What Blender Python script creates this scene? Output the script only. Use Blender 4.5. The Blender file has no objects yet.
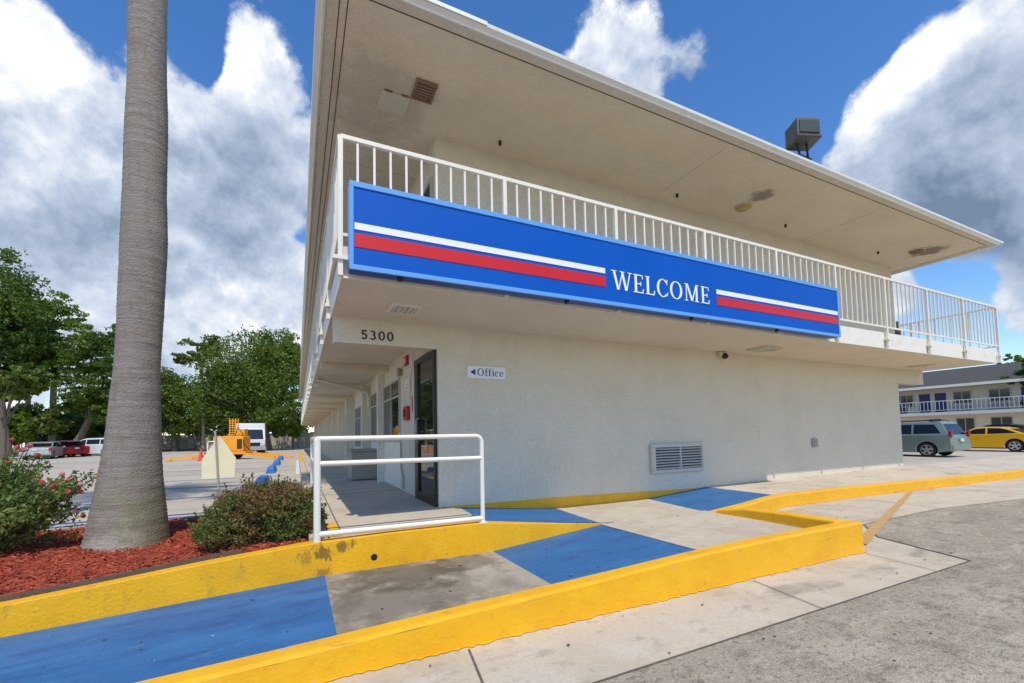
import bpy, bmesh, math, random
from math import sin, cos, pi, radians as R
from mathutils import Vector as V, Matrix

SC = bpy.context.scene
COL = SC.collection
random.seed(7)

# ------------------------------------------------------------------ camera
F, CY = 441.5, 413.7
PIT, YAW, ROL = R(2.974), R(25.967), R(-1.158)
CAM = V((-1.875, -6.349, 1.013))
FW = V((sin(YAW)*cos(PIT), cos(YAW)*cos(PIT), sin(PIT)))
RT0 = V((cos(YAW), -sin(YAW), 0)); UP0 = RT0.cross(FW)
RT = RT0*cos(ROL) + UP0*sin(ROL); UP = UP0*cos(ROL) - RT0*sin(ROL)
cam = bpy.data.cameras.new('camera'); co = bpy.data.objects.new('camera', cam); COL.objects.link(co)
m = Matrix((RT, UP, -FW)).transposed().to_4x4(); m.translation = CAM; co.matrix_world = m
cam.sensor_width = 36; cam.lens = F/1024*36; cam.shift_y = (CY-341.5)/1024
cam.clip_start = .05; cam.clip_end = 3000
SC.camera = co

def ray(px, py): return RT*((px-512)/F) - UP*((py-CY)/F) + FW
def at(px, py, D): return CAM + ray(px, py)*D            # point at depth D metres
def on_z(px, py, z):
    d = ray(px, py); return CAM + d*((z-CAM.z)/d.z)

# ------------------------------------------------------------------ materials
MATS = {}
def mat(name, col, rough=.6, metal=0, spec=.5, noise=(), bump=None, trans=0, emit=0, coord='pos'):
    """noise: list of (colour, scale, lo, hi, amount, stretch) layers mixed over the base"""
    if name in MATS: return MATS[name]
    M = bpy.data.materials.new(name); M.use_nodes = True
    nt = M.node_tree; N = nt.nodes; L = nt.links
    b = N['Principled BSDF']; b.inputs['Roughness'].default_value = rough
    b.inputs['Metallic'].default_value = metal; b.inputs['Specular IOR Level'].default_value = spec
    if coord == 'pos': src = N.new('ShaderNodeNewGeometry').outputs['Position']
    else: src = N.new('ShaderNodeTexCoord').outputs['Object']
    cur = None
    rgb = N.new('ShaderNodeRGB'); rgb.outputs[0].default_value = (*col, 1); cur = rgb.outputs[0]
    for (c, sc, lo, hi, amt, st) in noise:
        mp = N.new('ShaderNodeMapping'); mp.inputs['Scale'].default_value = st; L.new(src, mp.inputs['Vector'])
        n = N.new('ShaderNodeTexNoise'); n.inputs['Scale'].default_value = sc; n.inputs['Detail'].default_value = 6
        n.inputs['Roughness'].default_value = .6; L.new(mp.outputs[0], n.inputs['Vector'])
        mr = N.new('ShaderNodeMapRange'); mr.inputs['From Min'].default_value = lo; mr.inputs['From Max'].default_value = hi
        mr.inputs['To Max'].default_value = amt; L.new(n.outputs['Fac'], mr.inputs['Value'])
        mx = N.new('ShaderNodeMix'); mx.data_type = 'RGBA'; L.new(mr.outputs[0], mx.inputs['Factor'])
        L.new(cur, mx.inputs['A']); mx.inputs['B'].default_value = (*c, 1); cur = mx.outputs['Result']
    L.new(cur, b.inputs['Base Color'])
    if bump:
        n = N.new('ShaderNodeTexNoise'); n.inputs['Scale'].default_value = bump[0]; n.inputs['Detail'].default_value = 5
        L.new(src, n.inputs['Vector'])
        bp = N.new('ShaderNodeBump'); bp.inputs['Strength'].default_value = bump[1]; bp.inputs['Distance'].default_value = bump[2]
        L.new(n.outputs['Fac'], bp.inputs['Height']); L.new(bp.outputs[0], b.inputs['Normal'])
    if trans:
        t = N.new('ShaderNodeBsdfTranslucent'); L.new(cur, t.inputs['Color'])
        ms = N.new('ShaderNodeMixShader'); ms.inputs[0].default_value = trans
        L.new(b.outputs[0], ms.inputs[1]); L.new(t.outputs[0], ms.inputs[2])
        L.new(ms.outputs[0], N['Material Output'].inputs['Surface'])
    if emit:
        L.new(cur, b.inputs['Emission Color']); b.inputs['Emission Strength'].default_value = emit
    MATS[name] = M; return M

def add_patch(M, centres, col, nscale=6, spread=.5, st=(1, 1, 1)):
    """dirt with a shape of its own: noise-edged patches round fixed points (x,y,z,radius,amount)"""
    nt = M.node_tree; N = nt.nodes; L = nt.links; b = N['Principled BSDF']
    pos = N.new('ShaderNodeNewGeometry').outputs['Position']
    nz = N.new('ShaderNodeTexNoise'); nz.inputs['Scale'].default_value = nscale; nz.inputs['Detail'].default_value = 7
    nz.inputs['Roughness'].default_value = .65
    mp = N.new('ShaderNodeMapping'); mp.inputs['Scale'].default_value = st; L.new(pos, mp.inputs['Vector']); L.new(mp.outputs[0], nz.inputs['Vector'])
    for (x, y, z, r, amt) in centres:
        cur = b.inputs['Base Color'].links[0].from_socket
        d = N.new('ShaderNodeVectorMath'); d.operation = 'DISTANCE'; L.new(pos, d.inputs[0]); d.inputs[1].default_value = (x, y, z)
        a = N.new('ShaderNodeMath'); a.operation = 'MULTIPLY_ADD'; L.new(nz.outputs['Fac'], a.inputs[0])
        a.inputs[1].default_value = -spread*r*4; a.inputs[2].default_value = spread*r*2
        s = N.new('ShaderNodeMath'); s.operation = 'ADD'; L.new(d.outputs['Value'], s.inputs[0]); L.new(a.outputs[0], s.inputs[1])
        mr = N.new('ShaderNodeMapRange'); mr.interpolation_type = 'SMOOTHSTEP'
        mr.inputs['From Min'].default_value = r*1.15; mr.inputs['From Max'].default_value = r*.5
        mr.inputs['To Max'].default_value = amt; L.new(s.outputs[0], mr.inputs['Value'])
        mx = N.new('ShaderNodeMix'); mx.data_type = 'RGBA'; L.new(mr.outputs[0], mx.inputs['Factor'])
        L.new(cur, mx.inputs['A']); mx.inputs['B'].default_value = (*col, 1); L.new(mx.outputs['Result'], b.inputs['Base Color'])

I3 = (1, 1, 1)
m_wall = mat('cream_stucco', (.76, .68, .545), .85, noise=[((.67, .59, .46), 1.0, .46, .64, .55, I3), ((.80, .73, .60), 6, .5, .66, .4, I3), ((.56, .50, .40), 3.5, .58, .72, .25, (1.8, 1.8, .22)), ((.62, .545, .43), 42, .5, .62, .45, I3)], bump=(32, 1.0, .035))
m_soff = mat('soffit_plaster', (.80, .70, .54), .9, noise=[((.69, .595, .445), .9, .46, .62, .5, I3), ((.73, .63, .475), 7, .48, .64, .4, I3), ((.62, .535, .40), 45, .5, .64, .35, I3)], bump=(28, 1.0, .03))
m_trim = mat('white_trim_paint', (.80, .74, .63), .5, noise=[((.55, .50, .42), 4, .52, .8, .5, I3)], bump=(30, .15, .006))
m_rail = mat('rail_paint', (.80, .74, .62), .4, noise=[((.60, .56, .48), 8, .55, .8, .4, I3)])
m_hand = mat('handrail_paint', (.80, .75, .64), .32, noise=[((.62, .60, .55), 14, .55, .8, .35, I3)])
m_conc = mat('light_concrete', (.54, .46, .345), .88, noise=[((.42, .355, .26), .8, .46, .60, .7, I3), ((.56, .51, .42), 2.6, .5, .62, .5, I3), ((.27, .235, .185), 6, .57, .68, .55, (1, 1.5, 1)), ((.19, .16, .12), 1.7, .60, .70, .6, (.5, 1.3, 1)), ((.34, .30, .24), 60, .5, .62, .4, I3), ((.62, .57, .49), 170, .54, .66, .4, I3)], bump=(140, .4, .006))
m_dark = mat('worn_dark_concrete', (.355, .30, .222), .92, noise=[((.25, .21, .155), .55, .45, .60, .65, (1, .6, 1)), ((.46, .40, .305), 1.6, .5, .62, .7, (.6, 1.4, 1)), ((.175, .147, .108), 4.2, .53, .64, .65, (1, 1.3, 1)), ((.52, .455, .35), 9, .55, .66, .55, (.5, 1.5, 1)), ((.13, .108, .08), 24, .54, .62, .6, I3), ((.56, .50, .40), 60, .54, .64, .6, I3), ((.10, .085, .065), 95, .55, .64, .55, I3)], bump=(90, .9, .014))
m_lot = mat('parking_lot_concrete', (.47, .41, .325), .9, noise=[((.35, .30, .235), .25, .46, .6, .6, (.4, 1.6, 1)), ((.54, .48, .39), 1.2, .5, .65, .4, I3), ((.27, .235, .19), 2, .58, .7, .5, (.5, 1.6, 1)), ((.34, .32, .28), 120, .5, .75, .5, I3)], bump=(120, .3, .006))
m_walk = mat('walkway_concrete', (.52, .445, .335), .85, noise=[((.41, .345, .25), 1.2, .46, .6, .65, I3), ((.56, .505, .42), 4.5, .5, .62, .5, I3), ((.28, .245, .195), 8, .59, .7, .5, I3), ((.33, .29, .23), 90, .52, .64, .4, I3)], bump=(150, .35, .005))
m_land = mat('stained_ramp_concrete', (.37, .325, .25), .85, noise=[((.20, .17, .125), 1.8, .44, .58, .75, (1, .6, 1)), ((.47, .42, .33), 3.6, .52, .64, .5, I3), ((.14, .12, .09), 5, .58, .68, .6, (.6, 1.4, 1)), ((.52, .48, .40), 30, .62, .72, .6, I3), ((.22, .19, .15), 110, .52, .64, .5, I3)], bump=(150, .4, .005))
m_yel = mat('yellow_kerb_paint', (.82, .42, .002), .55, noise=[((.72, .34, .002), 1.6, .46, .64, .6, I3), ((.85, .48, .012), 5, .5, .66, .5, I3), ((.62, .29, .01), 14, .56, .70, .5, I3), ((.40, .24, .03), 24, .61, .72, .65, I3), ((.30, .19, .05), 5, .60, .72, .45, (.5, 1, 5)), ((.12, .09, .05), 3.2, .655, .72, .55, (.45, 1, 9)), ((.42, .37, .29), 9, .675, .70, .8, I3), ((.66, .44, .12), 80, .60, .72, .35, I3)], bump=(45, .45, .008))
m_yelw = mat('yellow_wall_paint', (.82, .42, .002), .55, noise=[((.70, .325, .002), 1.4, .46, .64, .6, I3), ((.85, .47, .012), 4, .5, .66, .5, I3), ((.60, .28, .01), 9, .56, .70, .5, (1, 1, .3)), ((.36, .21, .03), 22, .60, .72, .65, I3), ((.28, .18, .05), 5, .60, .72, .4, (1.5, 1, .5)), ((.42, .37, .29), 7, .705, .735, .8, I3)], bump=(40, .5, .01))
add_patch(m_yelw, [(-1.64, -1.45, -.12, .09, .7), (-1.46, -1.45, -.08, .06, .7), (-1.80, -1.45, -.15, .07, .4), (-1.35, -1.45, -.06, .04, .6), (-1.62, -1.45, -.33, .08, .5)], (.05, .036, .02), 26, .9, (1, 1, .4))
m_blue = mat('blue_ramp_paint', (.020, .118, .30), .6, noise=[((.038, .165, .37), 2.0, .48, .64, .7, (.5, 1.4, 1)), ((.014, .07, .22), 4.5, .52, .64, .6, (.4, 1.4, 1)), ((.06, .17, .38), 22, .55, .68, .5, (.5, 1.6, 1)), ((.016, .05, .16), 40, .60, .72, .6, I3), ((.12, .20, .34), 60, .58, .7, .5, I3), ((.20, .22, .24), 6, .66, .72, .55, (.5, 1.3, 1)), ((.46, .46, .44), 13, .70, .73, .8, I3), ((.02, .025, .04), 17, .70, .73, .7, I3)], bump=(120, .45, .006))
m_blkwood = mat('weathered_board', (.085, .065, .05), .9, noise=[((.16, .13, .10), 8, .45, .8, .6, (.3, 4, 4))], bump=(30, .5, .006))
m_mulch = mat('red_mulch', (.34, .05, .02), .95, noise=[((.16, .03, .012), 14, .42, .7, .8, I3), ((.55, .17, .07), 40, .55, .8, .7, I3)], bump=(60, .8, .02))
m_chip = mat('mulch_chip', (.42, .068, .028), .9, noise=[((.17, .025, .012), 9, .42, .58, .8, I3), ((.60, .22, .12), 17, .56, .66, .8, I3), ((.50, .33, .20), 31, .64, .70, .8, I3)])
m_sign = mat('sign_blue', (.0, .085, .44), .5, spec=.2, noise=[((.0, .105, .50), 1.2, .4, .8, .6, I3)])
m_signedge = mat('sign_edge_blue', (.12, .34, .70), .4)
m_signunder = mat('sign_under_blue', (.012, .06, .26), .4)
m_white = mat('sign_white', (.80, .80, .80), .45)
m_red = mat('sign_red', (.58, .006, .008), .45)
m_navy = mat('navy_letter', (.02, .02, .13), .5)
m_black = mat('black_paint', (.012, .011, .010), .5)
m_glass = mat('dark_glass', (.012, .016, .016), .03, spec=.9)
m_carglass = mat('car_glass', (.008, .009, .010), .06, spec=.35)
m_glass2 = mat('curtained_glass', (.045, .05, .05), .08, spec=.6, noise=[((.12, .12, .11), 3, .5, .7, .6, (6, 6, .2))])
m_dkframe = mat('dark_bronze_frame', (.022, .020, .018), .35, metal=.4)
m_frame = mat('window_frame', (.50, .47, .41), .5)
m_door = mat('room_door', (.42, .38, .32), .5)
m_doorb = mat('blue_door', (.025, .03, .15), .5)
m_fdoor = mat('dark_doorway', (.02, .018, .02), .4)
m_grey = mat('grey_metal', (.33, .33, .31), .5, metal=.3)
m_rust = mat('rusty_metal', (.26, .17, .12), .7, noise=[((.12, .06, .035), 25, .45, .7, .8, I3)])
m_brass = mat('yellowed_lens', (.42, .30, .10), .4, noise=[((.60, .52, .38), 18, .5, .7, .7, I3)])
m_panel = mat('cream_panel', (.62, .57, .46), .6, noise=[((.5, .44, .34), 8, .5, .8, .5, I3)])
m_bronze = mat('bronze_box', (.06, .058, .05), .55, noise=[((.11, .11, .09), 12, .45, .8, .6, I3)], bump=(60, .3, .004))
m_lens = mat('lamp_lens', (.07, .075, .06), .25, spec=.5)
m_alarm = mat('alarm_red', (.45, .01, .015), .4)
m_taupe = mat('taupe_box', (.36, .32, .26), .6, noise=[((.27, .24, .19), 5, .45, .8, .6, I3)])
m_louv = mat('vent_white', (.54, .51, .45), .5, noise=[((.40, .39, .36), 12, .5, .8, .5, I3)])
m_slot = mat('vent_slot', (.015, .015, .015), .8)
m_palm = mat('palm_bark', (.28, .24, .205), .95, noise=[((.16, .13, .11), 3, .42, .72, .6, (1, 1, 9)), ((.36, .31, .27), 5, .5, .78, .7, (1.2, 1.2, 22)), ((.17, .14, .12), 9, .52, .75, .7, (2.2, 2.2, .5)), ((.12, .095, .075), 2.2, .5, .62, .6, (1, 1, 75))], bump=(50, .7, .015))
add_patch(m_palm, [(*at(158, 66, 4.90), .17, .9), (*at(149, 54, 4.90), .11, .8)], (.16, .085, .04), 14, .7)
add_patch(m_palm, [(-3.35, 0, .25, .42, .55)], (.20, .21, .09), 5, .6)
add_patch(m_palm, [(-3.62, -.1, -.06, .26, .45)], (.46, .42, .35), 8, .6)
m_bark = mat('tree_bark', (.16, .125, .095), .95, noise=[((.07, .055, .045), 4, .45, .75, .7, (3, 3, .6))], bump=(12, .6, .03))
m_pale = mat('pale_bark', (.30, .25, .20), .95, noise=[((.16, .12, .09), 4, .45, .75, .7, (3, 3, .6))], bump=(12, .6, .03))
def leafm(n, c, c2, c3, tr=.3, sc=.6):
    return mat(n, c, .55, spec=.35, noise=[(c2, sc, .44, .62, .9, I3), (c3, sc*5, .52, .72, .8, I3)], trans=tr)
m_leafd = leafm('oak_leaf', (.075, .135, .018), (.12, .19, .024), (.17, .23, .03), .4)
m_leafm = leafm('bright_leaf', (.13, .24, .016), (.20, .30, .03), (.07, .16, .014), .35)
m_leafy = leafm('yellow_leaf', (.13, .19, .03), (.19, .22, .045), (.07, .12, .02))
m_leaff = leafm('fern_leaf', (.13, .20, .026), (.095, .155, .022), (.19, .24, .04), .4)
m_hedge = leafm('hedge_leaf', (.13, .165, .04), (.27, .13, .065), (.17, .24, .045), .3, 3.2)
m_rose = leafm('rose_leaf', (.12, .205, .04), (.23, .26, .07), (.36, .36, .14), .35, 2.5)
m_petal = mat('rose_petal', (.60, .10, .08), .6, noise=[((.72, .28, .20), 30, .45, .7, .7, I3)], trans=.2)
m_petalp = mat('pink_petal', (.75, .36, .34), .6, noise=[((.62, .14, .14), 30, .45, .7, .6, I3)], trans=.2)
m_frond = leafm('palm_frond_leaf', (.05, .10, .022), (.075, .12, .03), (.03, .07, .016), .25, 1)
m_stem = mat('stem', (.09, .07, .04), .9)
m_shing = mat('grey_shingle', (.062, .058, .052), .95, noise=[((.05, .046, .04), 2.2, .42, .7, .8, (1, 1, 3)), ((.14, .13, .115), 9, .5, .75, .7, (1, 1, 4))], bump=(9, .5, .03))
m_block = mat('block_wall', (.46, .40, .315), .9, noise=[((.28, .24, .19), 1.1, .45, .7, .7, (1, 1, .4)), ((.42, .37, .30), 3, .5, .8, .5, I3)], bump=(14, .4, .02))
m_tyre = mat('tyre_rubber', (.016, .016, .016), .85)
m_rim = mat('alloy_rim', (.55, .56, .57), .28, metal=.7)
m_well = mat('wheel_well', (.008, .008, .008), .9)
m_tail = mat('tail_lamp', (.36, .008, .010), .25)
m_head = mat('head_lamp', (.6, .6, .6), .12)
m_plate = mat('number_plate', (.62, .62, .58), .5)
m_orange = mat('orange_machine_paint', (.86, .36, .010), .45, noise=[((.62, .18, .01), 3, .5, .8, .5, I3)])
m_cream = mat('cream_sign_back', (.80, .73, .50), .5, noise=[((.70, .62, .36), 4, .45, .8, .5, I3)])
m_stop = mat('wheel_stop_blue', (.03, .16, .48), .6, noise=[((.05, .22, .50), 5, .5, .8, .5, I3)], bump=(40, .3, .006))
m_lineb = mat('faded_blue_line', (.06, .18, .42), .7, noise=[((.42, .42, .40), 6, .5, .75, .8, I3)])
m_linew = mat('faded_white_line', (.62, .62, .60), .7, noise=[((.42, .42, .40), 6, .5, .75, .8, I3)])
m_liney = mat('worn_yellow_line', (.56, .28, .05), .75, noise=[((.40, .33, .24), 7, .44, .62, .75, I3), ((.34, .29, .22), 26, .52, .62, .6, I3)])
m_joint = mat('joint_dirt', (.12, .10, .075), .95, noise=[((.2, .18, .15), 12, .5, .75, .6, I3)])
m_galv = mat('galvanised_post', (.45, .45, .43), .45, metal=.5)
m_coping = mat('metal_coping', (.80, .79, .74), .35, noise=[((.62, .60, .54), 5, .5, .8, .5, I3)])
m_bin = mat('brown_bin', (.05, .03, .022), .6)
def paint(n, c, metal=.35): return mat(n, c, .22, metal=metal, spec=.6)

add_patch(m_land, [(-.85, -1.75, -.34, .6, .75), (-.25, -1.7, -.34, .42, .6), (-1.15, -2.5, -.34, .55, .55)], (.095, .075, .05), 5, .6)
# soffit stains near the lamps
add_patch(m_soff, [(6.25, -.98, 5.62, .24, .75), (12.9, -1.0, 5.62, .40, .85), (6.9, -.55, 2.7, .26, .6), (13.2, -.5, 2.7, .35, .5)], (.20, .165, .12), 9, .5)
add_patch(m_soff, [(-.9, -.4, 5.62, .8, .35)], (.34, .30, .23), 3, .5)

# ------------------------------------------------------------------ mesh builder
class MB:
    def __init__(s): s.v = []; s.f = []; s.mi = []; s.sm = []
    def add(s, vs, fs, mi=0, smooth=False):
        o = len(s.v); s.v += [tuple(p) for p in vs]
        for f in fs: s.f.append([i+o for i in f]); s.mi.append(mi); s.sm.append(smooth)
        return s
    def box(s, x0, y0, z0, x1, y1, z1, mi=0):
        vs = [(x, y, z) for z in (z0, z1) for y in (y0, y1) for x in (x0, x1)]
        return s.add(vs, [(0, 2, 3, 1), (4, 5, 7, 6), (0, 1, 5, 4), (2, 6, 7, 3), (0, 4, 6, 2), (1, 3, 7, 5)], mi)
    def obox(s, c, ax, ay, az, hx, hy, hz, mi=0):
        c = V(c); ax, ay, az = V(ax), V(ay), V(az)
        vs = [c+ax*(hx*i)+ay*(hy*j)+az*(hz*k) for k in (-1, 1) for j in (-1, 1) for i in (-1, 1)]
        return s.add(vs, [(0, 2, 3, 1), (4, 5, 7, 6), (0, 1, 5, 4), (2, 6, 7, 3), (0, 4, 6, 2), (1, 3, 7, 5)], mi)
    def prism(s, poly, ext, mi=0):
        n = len(poly); e = V(ext); a = [V(p) for p in poly]
        s.add(a+[p+e for p in a], [list(range(n-1, -1, -1)), list(range(n, 2*n))]+[(i, (i+1) % n, n+(i+1) % n, n+i) for i in range(n)], mi)
        return s
    def quad(s, a, b, c, d, mi=0): return s.add([a, b, c, d], [(0, 1, 2, 3)], mi)
    def tube(s, pts, r, n=8, mi=0, caps=True):
        pts = [V(p) for p in pts]; rs = r if isinstance(r, (list, tuple)) else [r]*len(pts)
        vs = []; prev = None
        for i, p in enumerate(pts):
            t = (pts[min(i+1, len(pts)-1)]-pts[max(i-1, 0)]).normalized()
            if prev is None:
                a = t.orthogonal().normalized()
            else:
                a = (prev - t*prev.dot(t)).normalized()
            prev = a; b = t.cross(a)
            vs += [p+(a*cos(2*pi*k/n)+b*sin(2*pi*k/n))*rs[i] for k in range(n)]
        fs = [(i*n+k, i*n+(k+1) % n, (i+1)*n+(k+1) % n, (i+1)*n+k) for i in range(len(pts)-1) for k in range(n)]
        s.add(vs, fs, mi, True)
        if caps:
            s.add(vs[:n], [list(range(n-1, -1, -1))], mi); s.add(vs[-n:], [list(range(n))], mi)
        return s
    def grid(s, xs, ys, zf, mi=0, smooth=True):
        vs = [(x, y, zf(x, y)) for y in ys for x in xs]; n = len(xs)
        return s.add(vs, [(j*n+i, j*n+i+1, (j+1)*n+i+1, (j+1)*n+i) for j in range(len(ys)-1) for i in range(n-1)], mi, smooth)
    def sphere(s, c, r, nu=10, nv=6, mi=0):
        c = V(c); rr = r if isinstance(r, (tuple, list)) else (r, r, r)
        vs = [c+V((rr[0]*sin(pi*j/nv)*cos(2*pi*i/nu), rr[1]*sin(pi*j/nv)*sin(2*pi*i/nu), rr[2]*cos(pi*j/nv))) for j in range(nv+1) for i in range(nu)]
        return s.add(vs, [(j*nu+i, (j+1)*nu+i, (j+1)*nu+(i+1) % nu, j*nu+(i+1) % nu) for j in range(nv) for i in range(nu)], mi, True)
    def build(s, name, mats, parent=None, off=None, bevel=0, seg=2):
        me = bpy.data.meshes.new(name)
        o3 = V(off) if off is not None else (ROOTOFF.get(parent.name, V((0, 0, 0))) if parent else V((0, 0, 0)))
        me.from_pydata([tuple(V(p)-o3) for p in s.v], [], s.f)
        for mm in (mats if isinstance(mats, (list, tuple)) else [mats]): me.materials.append(mm)
        me.polygons.foreach_set('material_index', s.mi); me.polygons.foreach_set('use_smooth', s.sm)
        me.update()
        o = bpy.data.objects.new(name, me); COL.objects.link(o)
        if parent:
            o.parent = parent; ROOTOFF[o.name] = o3
        elif off is not None: o.location = o3
        if bevel:
            b = o.modifiers.new('bevel', 'BEVEL'); b.width = bevel; b.segments = seg; b.limit_method = 'ANGLE'; b.angle_limit = R(40)
        return o
ROOTOFF = {}
def tag(o, label, cat, group=None, kind=None):
    if label: o['label'] = label
    if cat: o['category'] = cat
    if group: o['group'] = group
    if kind: o['kind'] = kind
    return o
def thing(name, label, cat, loc=(0, 0, 0), rz=0, group=None):
    o = bpy.data.objects.new(name, None); COL.objects.link(o); o.empty_display_size = .2
    o.location = loc; o.rotation_euler = (0, 0, rz)
    ROOTOFF[o.name] = V(loc) if rz == 0 else V((0, 0, 0))
    return tag(o, label, cat, group)
def local(o): ROOTOFF[o.name] = V((0, 0, 0)); return o
def copy_tree(o, parent=None):
    c = o.copy(); COL.objects.link(c)
    if parent: c.parent = parent
    for ch in list(o.children): copy_tree(ch, c)
    return c
def structure(o): o['kind'] = 'structure'; return o
def lerp(tab, x):
    if x <= tab[0][0]: return tab[0][1]
    for (a, b), (c, d) in zip(tab, tab[1:]):
        if x <= c: return b+(d-b)*(x-a)/(c-a)
    return tab[-1][1]
def frange(a, b, n): return [a+(b-a)*i/n for i in range(n+1)]

# ------------------------------------------------------------------ ground
def z_lot(x, y):
    z = -.38 + .008*max(0, min(y, 75)-2)
    k = max(0, min(1, (1.5-y)/1.5))
    return z - .06*max(0, min(4, -1.6-x))*k
xs = [-600, -200, -90]+frange(-60, 60, 60)+[90, 200, 600]; ys = [-600, -200, -60]+frange(-20, 80, 100)+[120, 250, 900]
structure(MB().grid(xs, ys, z_lot).build('ground', m_lot))
# front drive: pale apron beside the kerbs and worn dark slabs beyond
def strips(name, xs, y0f, y1f, m_, dz, ny=14):
    vs = []
    for x in xs:
        for j in range(ny+1):
            y = y0f(x)+(y1f(x)-y0f(x))*(j/ny)**.5; vs.append((x, y, z_lot(x, y)+dz))
    n = ny+1
    return structure(MB().add(vs, [(i*n+j, (i+1)*n+j, (i+1)*n+j+1, i*n+j+1) for i in range(len(xs)-1) for j in range(ny)], 0, False).build(name, m_))
strips('pavement', frange(-14, -1.6, 16)+frange(-1.4, 45, 90), lambda x: -5, lambda x: .3, m_conc, .005)
edge = [(-14, -4.34), (4.42, -4.23), (4.84, -3.22), (5.55, -2.72), (8.05, -2.66), (10.6, -2.96), (20, -3.5), (40, -3.9)]
strips('road', frange(-14, -1.6, 16)+frange(-1.4, 4.42, 8)+[4.63, 4.84, 5.2, 5.55, 6.8, 8.05, 9.3, 10.6]+frange(12, 40, 20), lambda x: -20, lambda x: lerp(edge, x), m_dark, .010)
# expansion joints
jm = MB()
def joint(a, b, w=.012, dz=.014):
    a = V((*a, 0)); b = V((*b, 0)); d = (b-a); n = max(1, int(d.length/1.0)); s = V((-d.y, d.x, 0)).normalized()*w*.55
    for i in range(n):
        p, q = a+d*(i/n), a+d*((i+1)/n)
        L = [(u.x, u.y, z_lot(u.x, u.y)+dz) for u in (p-s, q-s, q+s, p+s)]
        jm.quad(*L)
joint((-14, -4.33), (4.42, -4.23), .014); joint((4.42, -4.23), (4.84, -3.22), .012)
joint((3.86, -3.55), (3.70, -4.22), .009); joint((1.95, -3.55), (1.80, -4.25), .009); joint((-.86, -3.55), (-.98, -4.27), .012); joint((-3.6, -3.4), (-3.7, -4.3), .009)
joint((4.84, -3.22), (5.55, -2.72)); joint((5.55, -2.72), (8.05, -2.66), .014); joint((8.05, -2.66), (10.6, -2.96), .014); joint((10.6, -2.96), (20, -3.5), .014)
joint((8.05, -2.66), (7.6, -6), .009)
joint((8.3, -1.5), (8.1, -2.65), .01); joint((11.6, -1.6), (11.2, -2.95), .01)
for k in range(12): joint((-30, 4+k*3.6), (-1.8, 4+k*3.6), .009)
structure(jm.build('pavement_joints', m_joint))

# ------------------------------------------------------------------ ramps, kerbs, walkways
YR = -1.45                                    # face of the yellow retaining wall
ramp_tab = [(-7, -.58), (-4, -.465), (-2.66, -.395), (-1.62, -.342), (.22, -.342), (1.85, -.19), (3.95, -.19)]
up_tab = [(.05, 0), (1.0, -.10), (1.9, -.18), (2.3, -.19), (3.95, -.19), (5.5, -.07), (13.3, -.02), (40, .0)]
def zl(x, y): return lerp(ramp_tab, x)        # the lower ramp between kerb and retaining wall
def zu(x, y): return lerp(up_tab, x) - (0.055*max(0, min(1, -y/1.2)) if x > 5.4 else 0.055*max(0, min(1, (x-4)/1.4))*max(0, min(1, -y/1.2)))
def strip(name, xs, yfun, zf, m_, ny=6, dz=0):
    b = MB(); n = ny+1; vs = []
    for x in xs:
        y0, y1 = yfun(x)
        for j in range(n):
            y = y0+(y1-y0)*j/ny; vs.append((x, y, zf(x, y)+dz))
    b.add(vs, [(i*n+j, (i+1)*n+j, (i+1)*n+j+1, i*n+j+1) for i in range(len(xs)-1) for j in range(ny)], 0, True)
    return structure(b.build(name, m_))
XS = lambda a, b: frange(a, b, max(2, int((b-a)/.15)))
strip('ramp', XS(-7, -1.62), lambda x: (-3.42, YR+.02), zl, m_blue)
strip('ramp_landing', XS(-1.62, .22), lambda x: (-3.42, YR+.02), zl, m_land)
strip('ramp', XS(.22, 1.84), lambda x: (-3.42, YR+.02), zl, m_blue)
# lower landing reaching from the near kerb to the building wall, with slanted ends
def quadgrid(name, a, b, c, d, zf, m_, n=10, dz=0):
    a, b, c, d = (V((*p, 0)) for p in (a, b, c, d)); vs = []
    for i in range(n+1):
        for j in range(n+1):
            u, w = i/n, j/n; p = (a*(1-u)+b*u)*(1-w)+(d*(1-u)+c*u)*w; vs.append((p.x, p.y, zf(p.x, p.y)+dz))
    o = MB().add(vs, [(i*(n+1)+j, (i+1)*(n+1)+j, (i+1)*(n+1)+j+1, i*(n+1)+j+1) for i in range(n) for j in range(n)], 0, True).build(name, m_)
    return structure(o)
quadgrid('ramp_landing', (1.84, -3.42), (3.9, -3.42), (3.95, YR+.02), (1.80, YR+.02), lambda x, y: -.188, m_walk)
quadgrid('ramp_landing', (1.80, YR), (3.73, YR), (3.97, .0), (1.97, .0), lambda x, y: min(-.15, zu(x, y)), m_walk)
quadgrid('ramp', (.17, -1.32), (1.80, YR), (1.97, 0), (.30, 0), zu, m_blue)
rk = [(3.78, -1.68), (4.8, -1.52), (5.5, -1.33), (6.1, -1.18), (7.0, -1.16), (8.2, -1.17), (10.4, -1.29), (13, -1.42), (16, -1.6), (22, -1.95), (34, -2.7)]
rkz = [-.182, -.155, -.15, -.155, -.16, -.165, -.17, -.175, -.175, -.175, -.175]
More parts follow.
